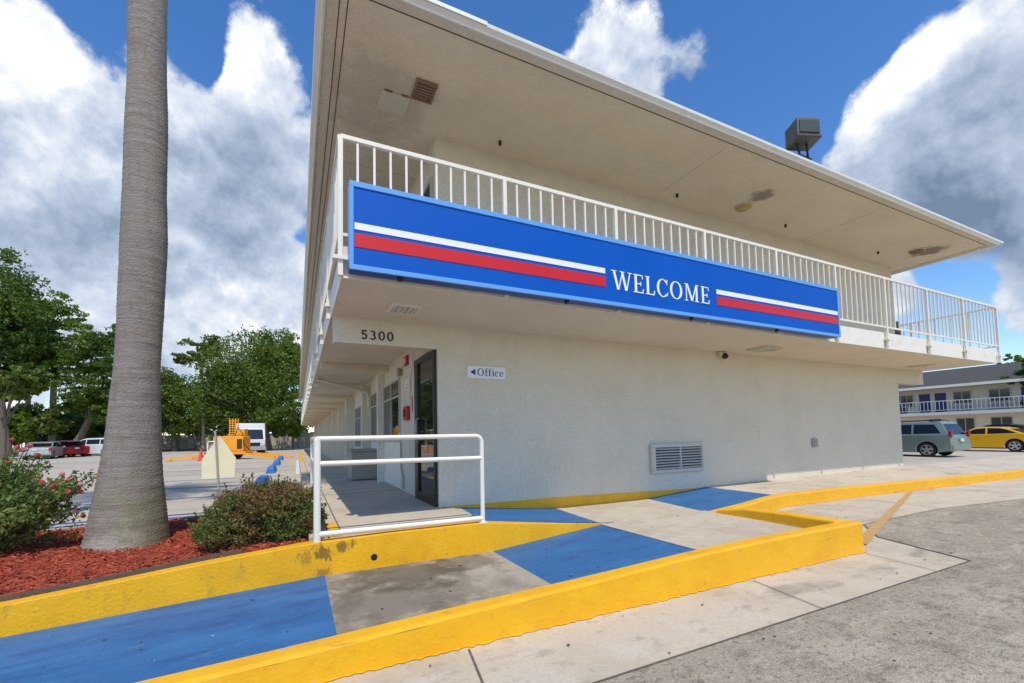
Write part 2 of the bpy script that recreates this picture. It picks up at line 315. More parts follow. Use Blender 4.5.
def edge_surface(name, e0, e1, w0, w1, m_, n, ny=8):
    vs = []
    for i in range(n+1):
        u = i/n; ex = e0+(e1-e0)*u; wx = w0+(w1-w0)*u; ey = lerp(rk, ex)+.12; ez = lerp([(p[0], z) for p, z in zip(rk, rkz)], ex)-.004; wz = lerp(up_tab, wx)
        if ex < 3.9: k = max(0, (3.9-ex)/.17); ez = ez*(1-k)-.192*k; ey = ey*(1-k)+(YR-.02)*k
        for j in range(ny+1):
            v = j/ny; vs.append((ex+(wx-ex)*v, ey*(1-v), ez+(wz-ez)*v))
    m1 = ny+1
    structure(MB().add(vs, [(i*m1+j, (i+1)*m1+j, (i+1)*m1+j+1, i*m1+j+1) for i in range(n) for j in range(ny)], 0, True).build(name, m_))
edge_surface('ramp', 3.73, 6.05, 3.97, 5.5, m_blue, 14)
edge_surface('pavement', 6.05, 34, 5.5, 34, m_conc, 50)
# landing by the office and the long side walkway
b = MB(); b.box(-1.56, -1.32, -.5, .17, 0, 0); b.add([(.17, -1.32, 0), (.30, 0, -.025), (0.0, 0, 0), (.17, -1.32, -.03)], [(0, 1, 2)])
structure(b.build('walkway', m_walk, bevel=0))
structure(MB().box(-1.56, 0, -.5, 0, 46, 0).build('walkway', m_walk))
kb = MB()
for y in (2.6, 5.2, 7.8, 10.4, 14, 18, 22, 26, 30): kb.box(-1.55, y, 0, -.02, y+.014, .003)
kb.box(-1.44, -1.2, 0, -1.425, 40, .003)
structure(kb.build('walkway_joints', m_joint))
structure(MB().box(-1.76, YR+.3, -.8, -1.57, 46, .005).build('kerb', m_walk, bevel=.012))
structure(MB().quad((-1.545, -1.30, .004), (-1.43, -1.30, .004), (-1.455, -.45, .004), (-1.555, -.45, .004)).build('kerb_paint', m_yel))
structure(MB().quad((-1.755, 18, .009), (-1.58, 18, .009), (-1.58, 40, .009), (-1.755, 40, .009)).build('kerb_paint', m_yel))

def kerb_run(name, pts, zt, zb, w, m_, bevel=.02):
    """solid kerb: outer line pts, inner offset w to the left of travel; zt/zb give top and bottom heights at each point"""
    P = [V((*p, 0)) for p in pts]; n = len(P); inner = []
    for i, p in enumerate(P):
        d0 = (P[i]-P[i-1]).normalized() if i else (P[1]-P[0]).normalized()
        d1 = (P[i+1]-P[i]).normalized() if i < n-1 else d0
        n0 = V((-d0.y, d0.x, 0)); n1 = V((-d1.y, d1.x, 0)); bis = (n0+n1).normalized()
        inner.append(p+bis*(w/max(.3, bis.dot(n0))))
    vs = []
    for i in range(n):
        vs += [(P[i].x, P[i].y, zb[i]), (P[i].x, P[i].y, zt[i]), (inner[i].x, inner[i].y, zt[i]), (inner[i].x, inner[i].y, zb[i])]
    fs = [[3, 2, 1, 0], [4*(n-1)+k for k in range(4)]]
    for i in range(n-1):
        for k in range(4): fs.append([4*i+k, 4*i+(k+1) % 4, 4*(i+1)+(k+1) % 4, 4*(i+1)+k])
    o = MB().add(vs, fs)
    bm_o = o.build(name, m_, bevel=bevel); return structure(bm_o)
near_top = [(-7, -.42), (-4, -.285), (-2.4, -.215), (-.85, -.15), (.3, -.11), (1.35, -.065), (2.4, -.045), (4, -.04)]
px = frange(-7, 3.95, 44)
kerb_run('kerb', [(x, -3.5+.05*max(0, -2-x)*.4) for x in px]+[], [lerp(near_top, x) for x in px], [-.85]*len(px), .155, m_yel)
# return kerb from the near corner back to the V where the right-hand kerb starts
kerb_run('kerb', [(3.93, -3.345), (3.97, -2.7), (4.0, -2.1), (3.97, -1.66)], [-.042, -.05, -.075, -.145], [-.85]*4, .21, m_yel)
kerb_run('kerb', rk, rkz, [-.85]*len(rk), .17, m_yel)
# painted line on the drive
q = [(10.12, -1.46), (10.42, -1.29), (4.46, -3.17), (4.24, -3.38)]
b = MB(); n = 10
for i in range(n):
    u0, u1 = i/n, (i+1)/n; L = lambda p, q_, u: (p[0]+(q_[0]-p[0])*u, p[1]+(q_[1]-p[1])*u)
    A, B, C_, D_ = L(q[0], q[3], u0), L(q[0], q[3], u1), L(q[1], q[2], u1), L(q[1], q[2], u0)
    b.quad(*[(p[0], p[1], z_lot(*p)+.019) for p in (A, B, C_, D_)])
structure(b.build('painted_line', m_liney))

# paint overspray at the foot of the kerbs and litter blown on the concrete
rng = random.Random(9)
def foot_strip(pts, zf, w0, m_, nm):
    b = MB(); P = [V((*p, 0)) for p in pts]; prev = None
    for a, c in zip(P, P[1:]):
        d = c-a; n = max(2, int(d.length/.035)); s = V((d.y, -d.x, 0)).normalized()
        for i in range(n+1):
            p_ = a+d*(i/n); w = w0*(.25+rng.random()**1.5); q_ = p_+s*w; r0 = p_-s*.02
            cur = [(r0.x, r0.y, zf(r0.x, r0.y)), (q_.x, q_.y, zf(q_.x, q_.y))]
            if prev: b.quad(prev[0], prev[1], cur[1], cur[0])
            prev = cur
    structure(b.build(nm, m_))
foot_strip([(-5, -3.50), (3.95, -3.50)], lambda x, y: z_lot(x, y)+.011, .028, m_yel, 'kerb_overspray')
foot_strip([(4.1, -1.64), (4.8, -1.52), (5.5, -1.33), (6.1, -1.18), (8.2, -1.17), (13, -1.42)], lambda x, y: z_lot(x, y)+.011, .03, m_yel, 'kerb_overspray')
b = MB()
for i in range(190):
    if i < 120: x, y = rng.uniform(-2, 9), rng.uniform(-8, -3.6); z = z_lot(x, y)+.016
    elif i < 160: x, y = rng.uniform(-4, 3.5), rng.uniform(-3.3, -1.5); z = lerp(ramp_tab, x)+.006
    else: x, y = rng.uniform(5, 14), rng.uniform(-3, -1.4); z = z_lot(x, y)+.016
    r_ = rng.uniform(.004, .016)*(1.5 if rng.random() < .15 else 1); k = rng.choice((4, 5, 6)); a0 = rng.random()*6
    b.add([(x, y, z+.004)]+[(x+r_*rng.uniform(.6, 1.4)*cos(a0+2*pi*j/k), y+r_*rng.uniform(.6, 1.4)*sin(a0+2*pi*j/k), z) for j in range(k)], [(0, 1+j, 1+(j+1) % k) for j in range(k)])
tag(b.build('litter', mat('leaf_litter', (.07, .05, .03), .9, noise=[((.14, .10, .06), 3, .45, .6, .8, I3)])), 'small dark leaf flecks scattered over the concrete', 'litter', None, 'stuff')

# yellow retaining wall behind the lower ramp
ret_top = [(-7, -.43), (-3.96, -.225), (-3.36, -.165), (-2.67, -.09), (-1.75, -.012), (-.9, .004), (.1, .002), (.6, -.055), (1.15, -.115), (1.75, -.172), (1.95, -.192)]
rw = thing('retaining_wall', 'long yellow painted retaining wall between the mulch bed and the blue ramp, stained dark at the handrail foot', 'wall', (-1.6, YR, -.4))
xs = frange(-7, 1.90, 40); vs = []
for x in xs:
    t = lerp(ret_top, x); w = .15 if x < .3 else .15*max(0.08, (1.95-x)/1.65)
    vs += [(x, YR, -.9), (x, YR, t), (x, YR+w, t+.001), (x, YR+w, -.9)]
n = len(xs)
MB().add(vs, [[3, 2, 1, 0], [4*(n-1)+k for k in range(4)]]+[[4*i+k, 4*i+(k+1) % 4, 4*(i+1)+(k+1) % 4, 4*(i+1)+k] for i in range(n-1) for k in range(4)]).build('wall_body', m_yelw, rw, bevel=.012)
p = V((-1.14, YR-.004, -.225)); MB().tube([p, p+V((0, .03, 0))], .034, 14).build('weep_hole', m_black, rw)

# ------------------------------------------------------------------ motel building
LX, W, SB = 13.3, 1.46, 5.62           # front length, balcony width, upper soffit
YB = 46.0
bd = thing('motel_building', 'two storey cream stucco motel with wrap around balcony and deep flat roof overhang', 'building', (6, 3, 0))
wl = MB()
wl.box(0, 0, -.6, LX, .2, 2.7); wl.box(0, .2, -.6, .2, YB, 2.7); wl.box(LX-.2, .2, -.6, LX, YB, 2.7); wl.box(.2, YB-.2, -.6, LX-.2, YB, 2.7)
wl.build('ground_floor_wall', m_wall, bd)
wu = MB()
wu.box(0, 0, 3.02, LX, .2, SB+.05); wu.box(0, .2, 3.02, .2, YB, SB+.05); wu.box(LX-.2, .2, 3.02, LX, YB, SB+.05); wu.box(.2, YB-.2, 3.02, LX-.2, YB, SB+.05)
wu.build('upper_floor_wall', m_wall, bd)
# yellow base band following the ramp and the sunlit white plinth further right
xs = frange(.05, 5.35, 24)
b = MB(); vs = []
for x in xs:
    zt = lerp([(.05, .002), (.5, .0), (1.9, -.005), (3.3, -.035), (4.4, -.06), (5.3, -.075)], x)
    vs += [(x, -.004, -.5), (x, -.004, zt), (x, .01, zt), (x, .01, -.5)]
b.add(vs, [[4*i+k, 4*i+(k+1) % 4, 4*(i+1)+(k+1) % 4, 4*(i+1)+k] for i in range(len(xs)-1) for k in range(4)])
b.build('base_band', m_yelw, bd)
# balcony slab: soffit at 2.7, top at 3.02
sl = MB()
sl.box(-W, -1.54, 2.7, LX+W, 0.1, 3.02); sl.box(-W, .1, 2.7, .1, YB+1.2, 3.02); sl.box(LX-.1, .1, 2.7, LX+W, YB+1.2, 3.02)
sl.build('balcony_slab', m_soff, bd)
se = MB()                                # painted slab edge
se.box(-W-.004, -1.552, 2.694, LX+W+.004, -1.541, 3.03); se.box(-W-.012, -1.541, 2.694, -W-.001, YB+1.2, 3.03); se.box(LX+W+.001, -1.541, 2.694, LX+W+.012, YB+1.2, 3.03)
se.build('slab_edge', m_trim, bd)
MB().box(-W+.02, -.002, 2.34, -.001, .22, 2.699).build('end_beam', m_wall, bd); MB().box(LX+.001, -.002, 2.30, LX+W-.02, .22, 2.699).build('end_beam', m_wall, bd)
for y in frange(3.9, 44, 11):
    MB().box(-W+.03, y, 2.56, -.002, y+.18, 2.699).build('soffit_beam', m_soff, bd)
# roof
RX0, RX1, RY0 = -1.49, 13.85, -1.79
rf = MB().box(RX0, RY0, SB, RX1, YB+1.4, SB+.28).build('roof', m_soff, bd)
b = MB()
pf = [(.010, .0), (.012, -.016), (.03, -.018), (.135, -.010), (.138, .02)]
def sweep(b, loop, prof, mi=0):
    vs = []
    for (x, y, sx, sy) in loop:
        for (o, z) in prof: vs.append((x+sx*o, y+sy*o, SB+z))
    n = len(prof)
    b.add(vs, [(i*n+k, i*n+k+1, (i+1)*n+k+1, (i+1)*n+k) for i in range(len(loop)-1) for k in range(n-1)], mi)
loop = [(RX0, YB+1.4, -1, 0), (RX0, RY0, -1, -1), (RX1, RY0, 1, -1), (RX1, YB+1.4, 1, 0)]
sweep(b, loop, pf); b.build('fascia', m_wall, rf)
b = MB(); cp = [(.136, .0), (.138, -.030), (.165, -.040), (.172, -.022), (.225, -.002), (.232, .034), (.18, .06), (-.6, .285)]
loop = [(RX0, YB+1.4, -1, 0), (RX0, RY0, -1, -1), (RX1, RY0, 1, -1), (RX1, YB+1.4, 1, 0)]
sweep(b, loop, cp); b.build('roof_coping', m_coping, rf)
b = MB(); b.box(RX0-.02, RY0-.243, SB-.004, .02, RY0-.233, SB+.04); b.build('coping_joint', m_coping, rf)
g = MB()                                  # dark groove line just inside the edge
g.box(RX0+.02, RY0+.004, SB-.005, RX1-.1, RY0+.016, SB-.001); g.box(RX0+.07, RY0+.02, SB-.005, RX0+.08, YB, SB-.001)
g.build('soffit_groove', m_blkwood, rf)
for x in (4.35, 9.1): MB().box(x, RY0+.12, SB-.003, x+.006, -.01, SB-.001).build('soffit_joint', m_taupe, rf)
for y in (1.2, 4.9, 8.6): MB().box(RX0+.1, y, SB-.003, -.01, y+.006, SB-.001).build('soffit_joint', m_taupe, rf)

# ---- balcony railing: each bay a panel, each post a part
def rail_bay(p0, p1, parent, nb):
    p0, p1 = V(p0), V(p1); d = (p1-p0); L = d.length; u = d/L; n = V((-u.y, u.x, 0)); b = MB()
    zt, zb = 4.18, 3.135
    b.obox((p0+p1)/2+V((0, 0, zt)), u, n, (0, 0, 1), L/2, .022, .022)
    b.obox((p0+p1)/2+V((0, 0, zb)), u, n, (0, 0, 1), L/2-.02, .016, .016)
    for i in range(1, nb):
        c = p0+u*(L*i/nb); b.obox(c+V((0, 0, (zt+zb)/2)), u, n, (0, 0, 1), .0115, .0115, (zt-zb)/2-.018)
    return b.build('railing_panel', m_rail, parent)
def rail_post(p, parent, out):
    p = V(p); b = MB(); o = V(out)
    b.box(p.x-.024, p.y-.024, 2.98, p.x+.024, p.y+.024, 4.16)
    q = p+o*.006
    b.box(q.x-.024, q.y-.024, 2.70, q.x+.024, q.y+.024, 2.98)
    b.box(q.x-.045-.03*abs(o.y), q.y-.045-.03*abs(o.x), 2.86, q.x+.045+.03*abs(o.y), q.y+.045+.03*abs(o.x), 2.90)
    return b.build('railing_post', m_rail, parent)
yR = -1.585
fp = [-1.485, .40, 2.11, 3.86, 5.62, 7.39, 9.18, 10.99, 12.8, 14.78]
for i, x in enumerate(fp):
    rail_post((x, yR, 0), bd, (0, -1, 0))
    if i: rail_bay((fp[i-1], yR, 0), (x, yR, 0), bd, 11 if i == 1 else 10)
ly = frange(yR, yR+1.8*26, 26)
for i in range(1, 27):
    rail_post((-1.49, ly[i], 0), bd, (-1, 0, 0)); rail_bay((-1.49, ly[i-1], 0), (-1.49, ly[i], 0), bd, 10)
for i in range(1, 9):
    rail_post((14.785, ly[i], 0), bd, (1, 0, 0)); rail_bay((14.785, ly[i-1], 0), (14.785, ly[i], 0), bd, 10)

# ---- openings on the left side wall (plane X = 0)
def side_window(y0, y1, z0, z1, glass, mull=1, fr=m_frame):
    f = MB(); t = .045
    f.box(-.035, y0, z0, .004, y1, z0+t); f.box(-.035, y0, z1-t, .004, y1, z1); f.box(-.035, y0, z0+t, .004, y0+t, z1-t); f.box(-.035, y1-t, z0+t, .004, y1, z1-t)
    for k in range(1, mull+1):
        yy = y0+(y1-y0)*k/(mull+1); f.box(-.03, yy-.018, z0+t, .004, yy+.018, z1-t)
    f.box(-.03, y0+t, z0+(z1-z0)*.72-.018, .003, y1-t, z0+(z1-z0)*.72+.018)
    o = f.build('window', fr, bd)
    MB().box(-.012, y0+t, z0+t, -.002, y1-t, z1-t).build('pane', glass, o)
    return o
def side_door(y0, y1, z0, z1, panel, fr=m_frame, glass=None):
    f = MB(); t = .06
    f.box(-.04, y0, z0, .004, y0+t, z1); f.box(-.04, y1-t, z0, .004, y1, z1); f.box(-.04, y0+t, z1-t, .004, y1-t, z1)
    o = f.build('door', fr, bd)
    MB().box(-.015, y0+t, z0+.005, -.002, y1-t, z1-t).build('door_leaf', panel, o)
    MB().sphere((-.055, y0+t+.08, z0+1.0), .03).build('handle', m_galv, o)
    return o
# office door: dark bronze storefront
f = MB(); f.box(-.05, .06, 0, .004, .11, 2.36); f.box(-.05, 1.05, 0, .004, 1.26, 2.36); f.box(-.05, .11, 2.26, .004, 1.05, 2.36); f.box(-.045, .11, 0, .004, 1.05, .14); f.box(-.045, .11, .98, .004, 1.05, 1.05)
od = f.build('office_door', m_dkframe, bd)
MB().box(-.02, .11, .14, -.004, 1.05, 2.26).build('glass_panel', m_glass, od)
MB().tube([(-.05, .95, .95), (-.10, .95, .98), (-.10, .95, 1.32), (-.05, .95, 1.35)], .012).build('handle', m_galv, od)
side_window(2.62, 4.42, .95, 2.26, m_glass, 1); side_window(4.60, 6.45, .95, 2.26, m_glass, 1)
MB().box(-.012, 2.62, .02, .003, 6.45, .945).build('window_apron', m_trim, bd)
MB().box(-.16, 4.45, 0, .003, 4.57, 2.55).build('pilaster', m_trim, bd)
MB().box(-.22, 6.75, 0, .003, 6.98, 2.55).build('pilaster', m_wall, bd)
y = 7.4
while y < 44:
    side_door(y, y+.95, .01, 2.12, m_door)
    side_window(y+1.25, y+2.75, .75, 2.12, m_glass2, 1, m_frame)
    MB().box(-.30, y+3.15, 0, .003, y+3.32, 2.55).build('pilaster', m_wall, bd)
    y += 3.68
side_door(.12, 1.02, 3.03, 5.06, m_fdoor)
y = 1.6
while y < 44:
    side_window(y, y+1.5, 3.75, 5.06, m_glass2, 1); side_door(y+1.9, y+2.8, 3.03, 5.06, m_door); y += 3.68
# drain pipe bracket under the soffit
MB().tube([(-1.40, 6.6, 2.66), (-.35, 6.6, 2.40), (-.12, 6.6, 2.36), (-.06, 6.6, 2.2), (-.06, 6.6, 1.9)], .045, 8).build('soffit_brace', m_soff, bd)
MB().tube([(-.03, 1.45, 2.68), (-.03, 1.45, 2.3), (-.03, 1.7, 2.2), (-.03, 1.7, 1.6)], .013, 6).build('conduit', m_trim, bd)
MB().tube([(-.03, 2.5, .95), (-.03, 2.5, .45), (-.03, 2.3, .3), (-.03, 2.3, .05)], .014, 6).build('conduit', m_grey, bd)

# ------------------------------------------------------------------ lettering
class Glyphs:
    """flat letters in a plane: origin o, right r, up u, outward normal n, cap height h"""
    def __init__(s, o, r, u, n, h): s.o, s.r, s.u, s.n, s.h = V(o), V(r), V(u), V(n), h; s.b = MB(); s.k = 0; s.x = 0
    def P(s, x, y): return s.o+s.r*((s.x+x)*s.h)+s.u*(y*s.h)
    def poly(s, pts):
        s.k += 1; e = s.n*(.006+.0006*(s.k % 9)); a = [s.P(*p) for p in pts]
        s.b.prism(a, e)
    def bar(s, x0, y0, x1, y1, w):
        """stroke of horizontal width w between two points"""
        s.poly([(x0-w/2, y0), (x0+w/2, y0), (x1+w/2, y1), (x1-w/2, y1)])
    def rect(s, x0, y0, x1, y1): s.poly([(x0, y0), (x1, y0), (x1, y1), (x0, y1)])
    def ring(s, cx, cy, rx, ry, tx, ty, a0=0, a1=360, n=28):
        pts = []
        for i in range(n):
            a, c = R(a0+(a1-a0)*i/n), R(a0+(a1-a0)*(i+1)/n)
            q = [(cx+rx*cos(a), cy+ry*sin(a)), (cx+rx*cos(c), cy+ry*sin(c)), (cx+(rx-tx)*cos(c), cy+(ry-ty)*sin(c)), (cx+(rx-tx)*cos(a), cy+(ry-ty)*sin(a))]
            e = s.n*.006; p4 = [s.P(*z) for z in q]
            s.b.add(p4+[z+e for z in p4], [(4, 5, 6, 7), (0, 1, 5, 4), (2, 3, 7, 6)])
    def serif(s, x, y, w): s.rect(x-w/2, y, x+w/2, y+.045)
def serif_text(g, text, gap=.09, T=.13, t=.055, parent=None, m_=None, sc=1, dy=0):
    for ch in text:
        if ch == 'W':
            w = 1.16
            g.bar(.12, 1, .36, 0, T); g.bar(.62, .97, .38, 0, t); g.bar(.60, .97, .82, 0, T); g.bar(1.06, 1, .84, 0, t)
            g.serif(.12, .955, .30); g.serif(.60, .955, .26); g.serif(1.05, .955, .24)
        elif ch == 'E':
            w = .66; g.rect(.09, 0, .09+T, 1); g.serif(.15, 0, .26); g.serif(.15, .955, .26)
            g.rect(.2, 0, .6, .055); g.rect(.2, .945, .57, 1); g.rect(.2, .475, .46, .53)
            g.poly([(.545, .0), (.6, .0), (.63, .24), (.59, .24)]); g.poly([(.52, 1), (.57, 1), (.59, .77), (.55, .77)]); g.rect(.43, .39, .475, .61)
        elif ch == 'L':
            w = .62; g.rect(.09, 0, .09+T, 1); g.serif(.15, 0, .26); g.serif(.15, .955, .28); g.rect(.2, 0, .56, .055); g.poly([(.5, 0), (.56, 0), (.6, .26), (.55, .26)])
        elif ch == 'C':
            w = .78; g.ring(.42, .5, .38, .515, .14, .05, 42, 318); g.poly([(.66, .70), (.705, .70), (.72, 1.0), (.68, 1.0)]); g.poly([(.67, 0.06), (.70, .06), (.74, .28), (.695, .28)])
        elif ch == 'O':
            w = .90; g.ring(.44, .5, .41, .515, .14, .05)
        elif ch == 'M':
            w = 1.08; g.rect(.12, 0, .12+t, 1); g.bar(.19, 1, .53, .02, T); g.bar(.84, 1, .53, .02, t); g.rect(.80, 0, .80+T, 1)
            g.serif(.145, 0, .22); g.serif(.14, .955, .22); g.serif(.865, 0, .28); g.serif(.89, .955, .22)
        elif ch == 'f':
            w = .40; g.rect(.12, 0, .12+.115, .85); g.serif(.18, 0, .28); g.rect(.02, .62, .36, .675); g.ring(.33, .82, .21, .20, .10, .06, 60, 185, 12)
        elif ch == 'i':
            w = .34; g.rect(.11, 0, .225, .66); g.serif(.165, 0, .27); g.rect(.03, .62, .15, .665); g.ring(.165, .88, .075, .075, .074, .074, 0, 360, 12)
        elif ch == 'c':
            w = .52; g.ring(.27, .335, .24, .35, .115, .045, 48, 312); g.ring(.40, .52, .07, .07, .069, .069, 0, 360, 10)
        elif ch == 'e':
            w = .56; g.ring(.28, .335, .25, .35, .115, .045, 0, 318); g.rect(.12, .34, .52, .39)
        g.x += w+gap
        if parent is not None:
            b = g.b; g.b = MB()
            b.v = [(g.o.x+(p[0]-g.o.x)*sc, p[1]+dy, p[2]) for p in b.v]; b.build('letter', m_, parent)
def stroke_digits(o, r, u, n, h, ch, T=.17):
    g = Glyphs(o, r, u, n, h)
    if ch == '5':
        g.rect(.12, .86, .62, 1.0); g.rect(.12, .48, .12+T*.9, .88); g.ring(.33, .32, .33, .335, T, .14, -150, 118, 20)
    elif ch == '3':
        g.ring(.32, .74, .28, .265, T, .12, -80, 150, 18); g.ring(.32, .29, .33, .30, T, .13, -150, 82, 20)
    else:
        g.ring(.36, .5, .35, .51, T*1.1, .13)
    return g.b

# ---- WELCOME fascia sign
sy, sx0, sx1, sz0, sz1 = -1.76, -1.405, 7.12, 2.725, 3.62
sg = thing('welcome_sign', 'long blue illuminated box sign reading WELCOME with white and red stripes on the balcony front', 'sign', (2.8, -1.7, 2.7))
b = MB(); b.box(sx0, sy+.012, sz0, sx1, -1.60, sz1); b.build('cabinet', m_signunder, sg)
fw = .045
b = MB()
b.box(sx0-.01, sy-.012, sz1-fw, sx1+.01, -1.598, sz1+.012); b.box(sx0-.01, sy-.012, sz0-.006, sx1+.01, sy+.011, sz0+fw)
b.box(sx0-.01, sy-.012, sz0+fw, sx0+fw*.7, -1.598, sz1-fw); b.box(sx1-fw*.7, sy-.012, sz0+fw, sx1+.01, -1.598, sz1-fw)
b.build('frame', m_signedge, sg, bevel=.004)
face = MB().box(sx0+fw*.7, sy, sz0+fw, sx1-fw*.7, sy+.010, sz1-fw).build('face_panel', m_sign, sg)
def stripe(x0, x1, z0, z1, m_, nm): MB().box(x0, sy-.006, z0, x1, sy-.001, z1).build(nm, m_, face)
stripe(sx0+.04, 1.765, 3.135, 3.205, m_white, 'white_stripe'); stripe(sx0+.04, 1.765, 2.955, 3.095, m_red, 'red_stripe')
stripe(3.87, sx1-.04, 3.125, 3.195, m_white, 'white_stripe'); stripe(3.87, sx1-.04, 2.955, 3.085, m_red, 'red_stripe')
for x in (1.42, 4.28): MB().box(x, sy-.0008, sz0+fw, x+.006, sy+.002, sz1-fw).build('panel_seam', m_signunder, face)
h = .255
g = Glyphs((1.87, sy-.001, 2.945), (1, 0, 0), (0, 0, 1), (0, -1, 0), h)
g0 = Glyphs(g.o, g.r, g.u, g.n, h); serif_text(g0, 'WELCOME', .075)
serif_text(g, 'WELCOME', .075, parent=face, m_=m_white, sc=(3.74-1.87)/(g0.x*h))
for x in (-.9, 1.2, 3.4, 5.4): MB().tube([(x, -1.69, sz0-.035), (x, -1.69, sz0+.01)], .03, 8).build('drain_cap', m_black, sg)

# ---- Office wall sign
os_ = thing('office_sign', 'small white wall sign with navy arrow reading Office', 'sign', (.8, 0, 2.0))
x0, x1, z0, z1 = .47, 1.11, 1.925, 2.115
pl = MB().box(x0, -.014, z0, x1, -.001, z1).build('plate', m_white, os_, bevel=.003)
b = MB().prism([(x0+.04, -.014, 2.02), (x0+.125, -.014, 1.972), (x0+.125, -.014, 2.068)], (0, -.004, 0)); b.build('arrow', m_navy, pl)
g = Glyphs((x0+.155, -.0135, 1.965), (1, 0, 0), (0, 0, 1), (0, -1, 0), .118); g0 = Glyphs(g.o, g.r, g.u, g.n, .118); serif_text(g0, 'Office', .05, .13, .06)
serif_text(g, 'Office', .05, .13, .06, pl, m_navy, (x1-.03-x0-.155)/(g0.x*.118), .002)

# ---- street number on the beam
nb = thing('street_number', 'black street number 5300 on the cream beam above the office walkway', 'number', (-.85, 0, 2.45))
for i, ch in enumerate('5300'):
    stroke_digits((-1.09+i*.118, -.003, 2.405), (1, 0, 0), (0, 0, 1), (0, -1, 0), .13, ch).build('digit', m_black, nb)

# ------------------------------------------------------------------ fittings
def wall_vent():
    t = thing('wall_vent', 'white louvred air conditioner grille low on the front wall', 'vent', (4.72, 0, .3))
    f = MB(); x0, x1, z0, z1 = 4.06, 5.42, .27, .82
    f.box(x0, -.07, z0, x1, -.001, z0+.06); f.box(x0, -.07, z1-.07, x1, -.001, z1); f.box(x0, -.07, z0+.06, x0+.10, -.001, z1-.07); f.box(x1-.05, -.07, z0+.06, x1, -.001, z1-.07)
    f.build('frame', m_louv, t, bevel=.008)
    MB().box(x0+.10, -.02, z0+.06, x1-.05, -.002, z1-.07).build('backing', m_slot, t)
    s = MB(); n = 8
    for i in range(n):
        z = z0+.06+(z1-.13-z0)*(i+.5)/n
        s.obox(((x0+.05+x1)/2, -.045, z), (1, 0, 0), (0, .9, .43), (0, -.43, .9), (x1-.05-x0-.10)/2, .020, .008)
    s.box((x0+x1)/2+.05, -.066, z0+.06, (x0+x1)/2+.075, -.022, z1-.07)
    s.build('louvre', m_louv, t)
wall_vent()
t = thing('outlet_box', 'small grey weatherproof outlet box on the front wall', 'outlet', (9.22, 0, .7))
MB().box(9.11, -.04, .62, 9.32, -.001, .82).build('cover', m_grey, t, bevel=.01); MB().box(9.17, -.05, .66, 9.26, -.041, .78).build('flap', m_taupe, t, bevel=.004)

def soffit_lamp(x, y, z, label, s=.19, lens=m_panel, fr=m_trim):
    t = thing('ceiling_light', label, 'light', (x, y, z))
    b = MB(); b.box(x-s, y-s, z-.03, x+s, y-s+.03, z-.001); b.box(x-s, y+s-.03, z-.03, x+s, y+s, z-.001); b.box(x-s, y-s+.03, z-.03, x-s+.03, y+s-.03, z-.001); b.box(x+s-.03, y-s+.03, z-.03, x+s, y+s-.03, z-.001)
    b.build('frame', fr, t)
    b = MB()
    for i in range(5):
        c = -s+.03+(2*s-.06)*(i+.5)/5; b.box(x+c-.026, y-s+.03, z-.024-.004*(i % 2), x+c+.026, y+s-.03, z-.001)
    b.build('diffuser', lens, t)
soffit_lamp(-.64, -.69, 2.7, 'square cream ceiling light under the balcony beside the street number')
soffit_lamp(6.6, -.62, 2.7, 'square cream ceiling light under the balcony near the right end of the blue sign', .22, m_panel, m_panel)
def round_lamp(x, y, label, lens):
    t = thing('ceiling_light', label, 'light', (x, y, SB))
    MB().tube([(x, y, SB-.03), (x, y, SB-.001)], .17, 20).build('base', m_panel, t)
    MB().sphere((x, y, SB-.03), (.15, .15, .07), 16, 8).build('globe', lens, t)
round_lamp(6.3, -.55, 'round yellowed ceiling light on the roof soffit above the blue sign', m_brass)
round_lamp(12.5, -.9, 'round rust stained ceiling light on the roof soffit near the right corner', m_rust)
t = thing('soffit_vent', 'square rusty vent grille in the roof soffit at the left corner', 'vent', (-.38, -.82, SB))
b = MB(); b.box(-.52, -1.0, SB-.025, -.24, -.97, SB-.001); b.box(-.52, -.67, SB-.025, -.24, -.64, SB-.001); b.box(-.52, -.97, SB-.025, -.49, -.67, SB-.001); b.box(-.27, -.97, SB-.025, -.24, -.67, SB-.001)
b.build('frame', m_rust, t); b = MB()
for i in range(6): b.box(-.488, -.965+i*.05, SB-.018, -.272, -.935+i*.05, SB-.001)
b.build('slats', m_rust, t)
t = thing('access_panel', 'cream access panel with rusty edge in the roof soffit beside the rusty vent', 'panel', (-.7, -.45, SB))
MB().box(-.90, -.62, SB-.022, -.52, -.26, SB-.001).build('cover', m_panel, t, bevel=.004)
MB().box(-.86, -.645, SB-.018, -.76, -.621, SB-.001).build('hinge', m_rust, t); MB().box(-.64, -.645, SB-.018, -.55, -.621, SB-.001).build('hinge', m_rust, t)
nub = None
for i, (px_, py_) in enumerate([(500, 141), (677, 194), (785.5, 224.5), (878, 251.5)]):
    q = on_z(px_, py_, SB)
    o = MB().tube([(q.x, q.y, SB-.06), (q.x, q.y, SB-.001)], [.028, .022], 8).build('eyebolt', m_black, off=(q.x, q.y, SB))
    tag(o, ['small black bolt in the roof soffit nearest the left wall corner', 'small black bolt in the roof soffit beside the ceiling joint', 'small black bolt in the roof soffit right of the yellowed light', 'small black bolt in the roof soffit nearest the right wall end'][i], 'bolt', 'black bolts along the roof soffit')
t = thing('security_camera', 'small dark dome camera on the front wall just under the balcony', 'camera', (6.1, -.06, 2.66))
MB().box(6.0, -.09, 2.60, 6.2, -.001, 2.695).build('mount', m_panel, t, bevel=.01); MB().sphere((6.13, -.10, 2.60), .065).build('dome', m_black, t)

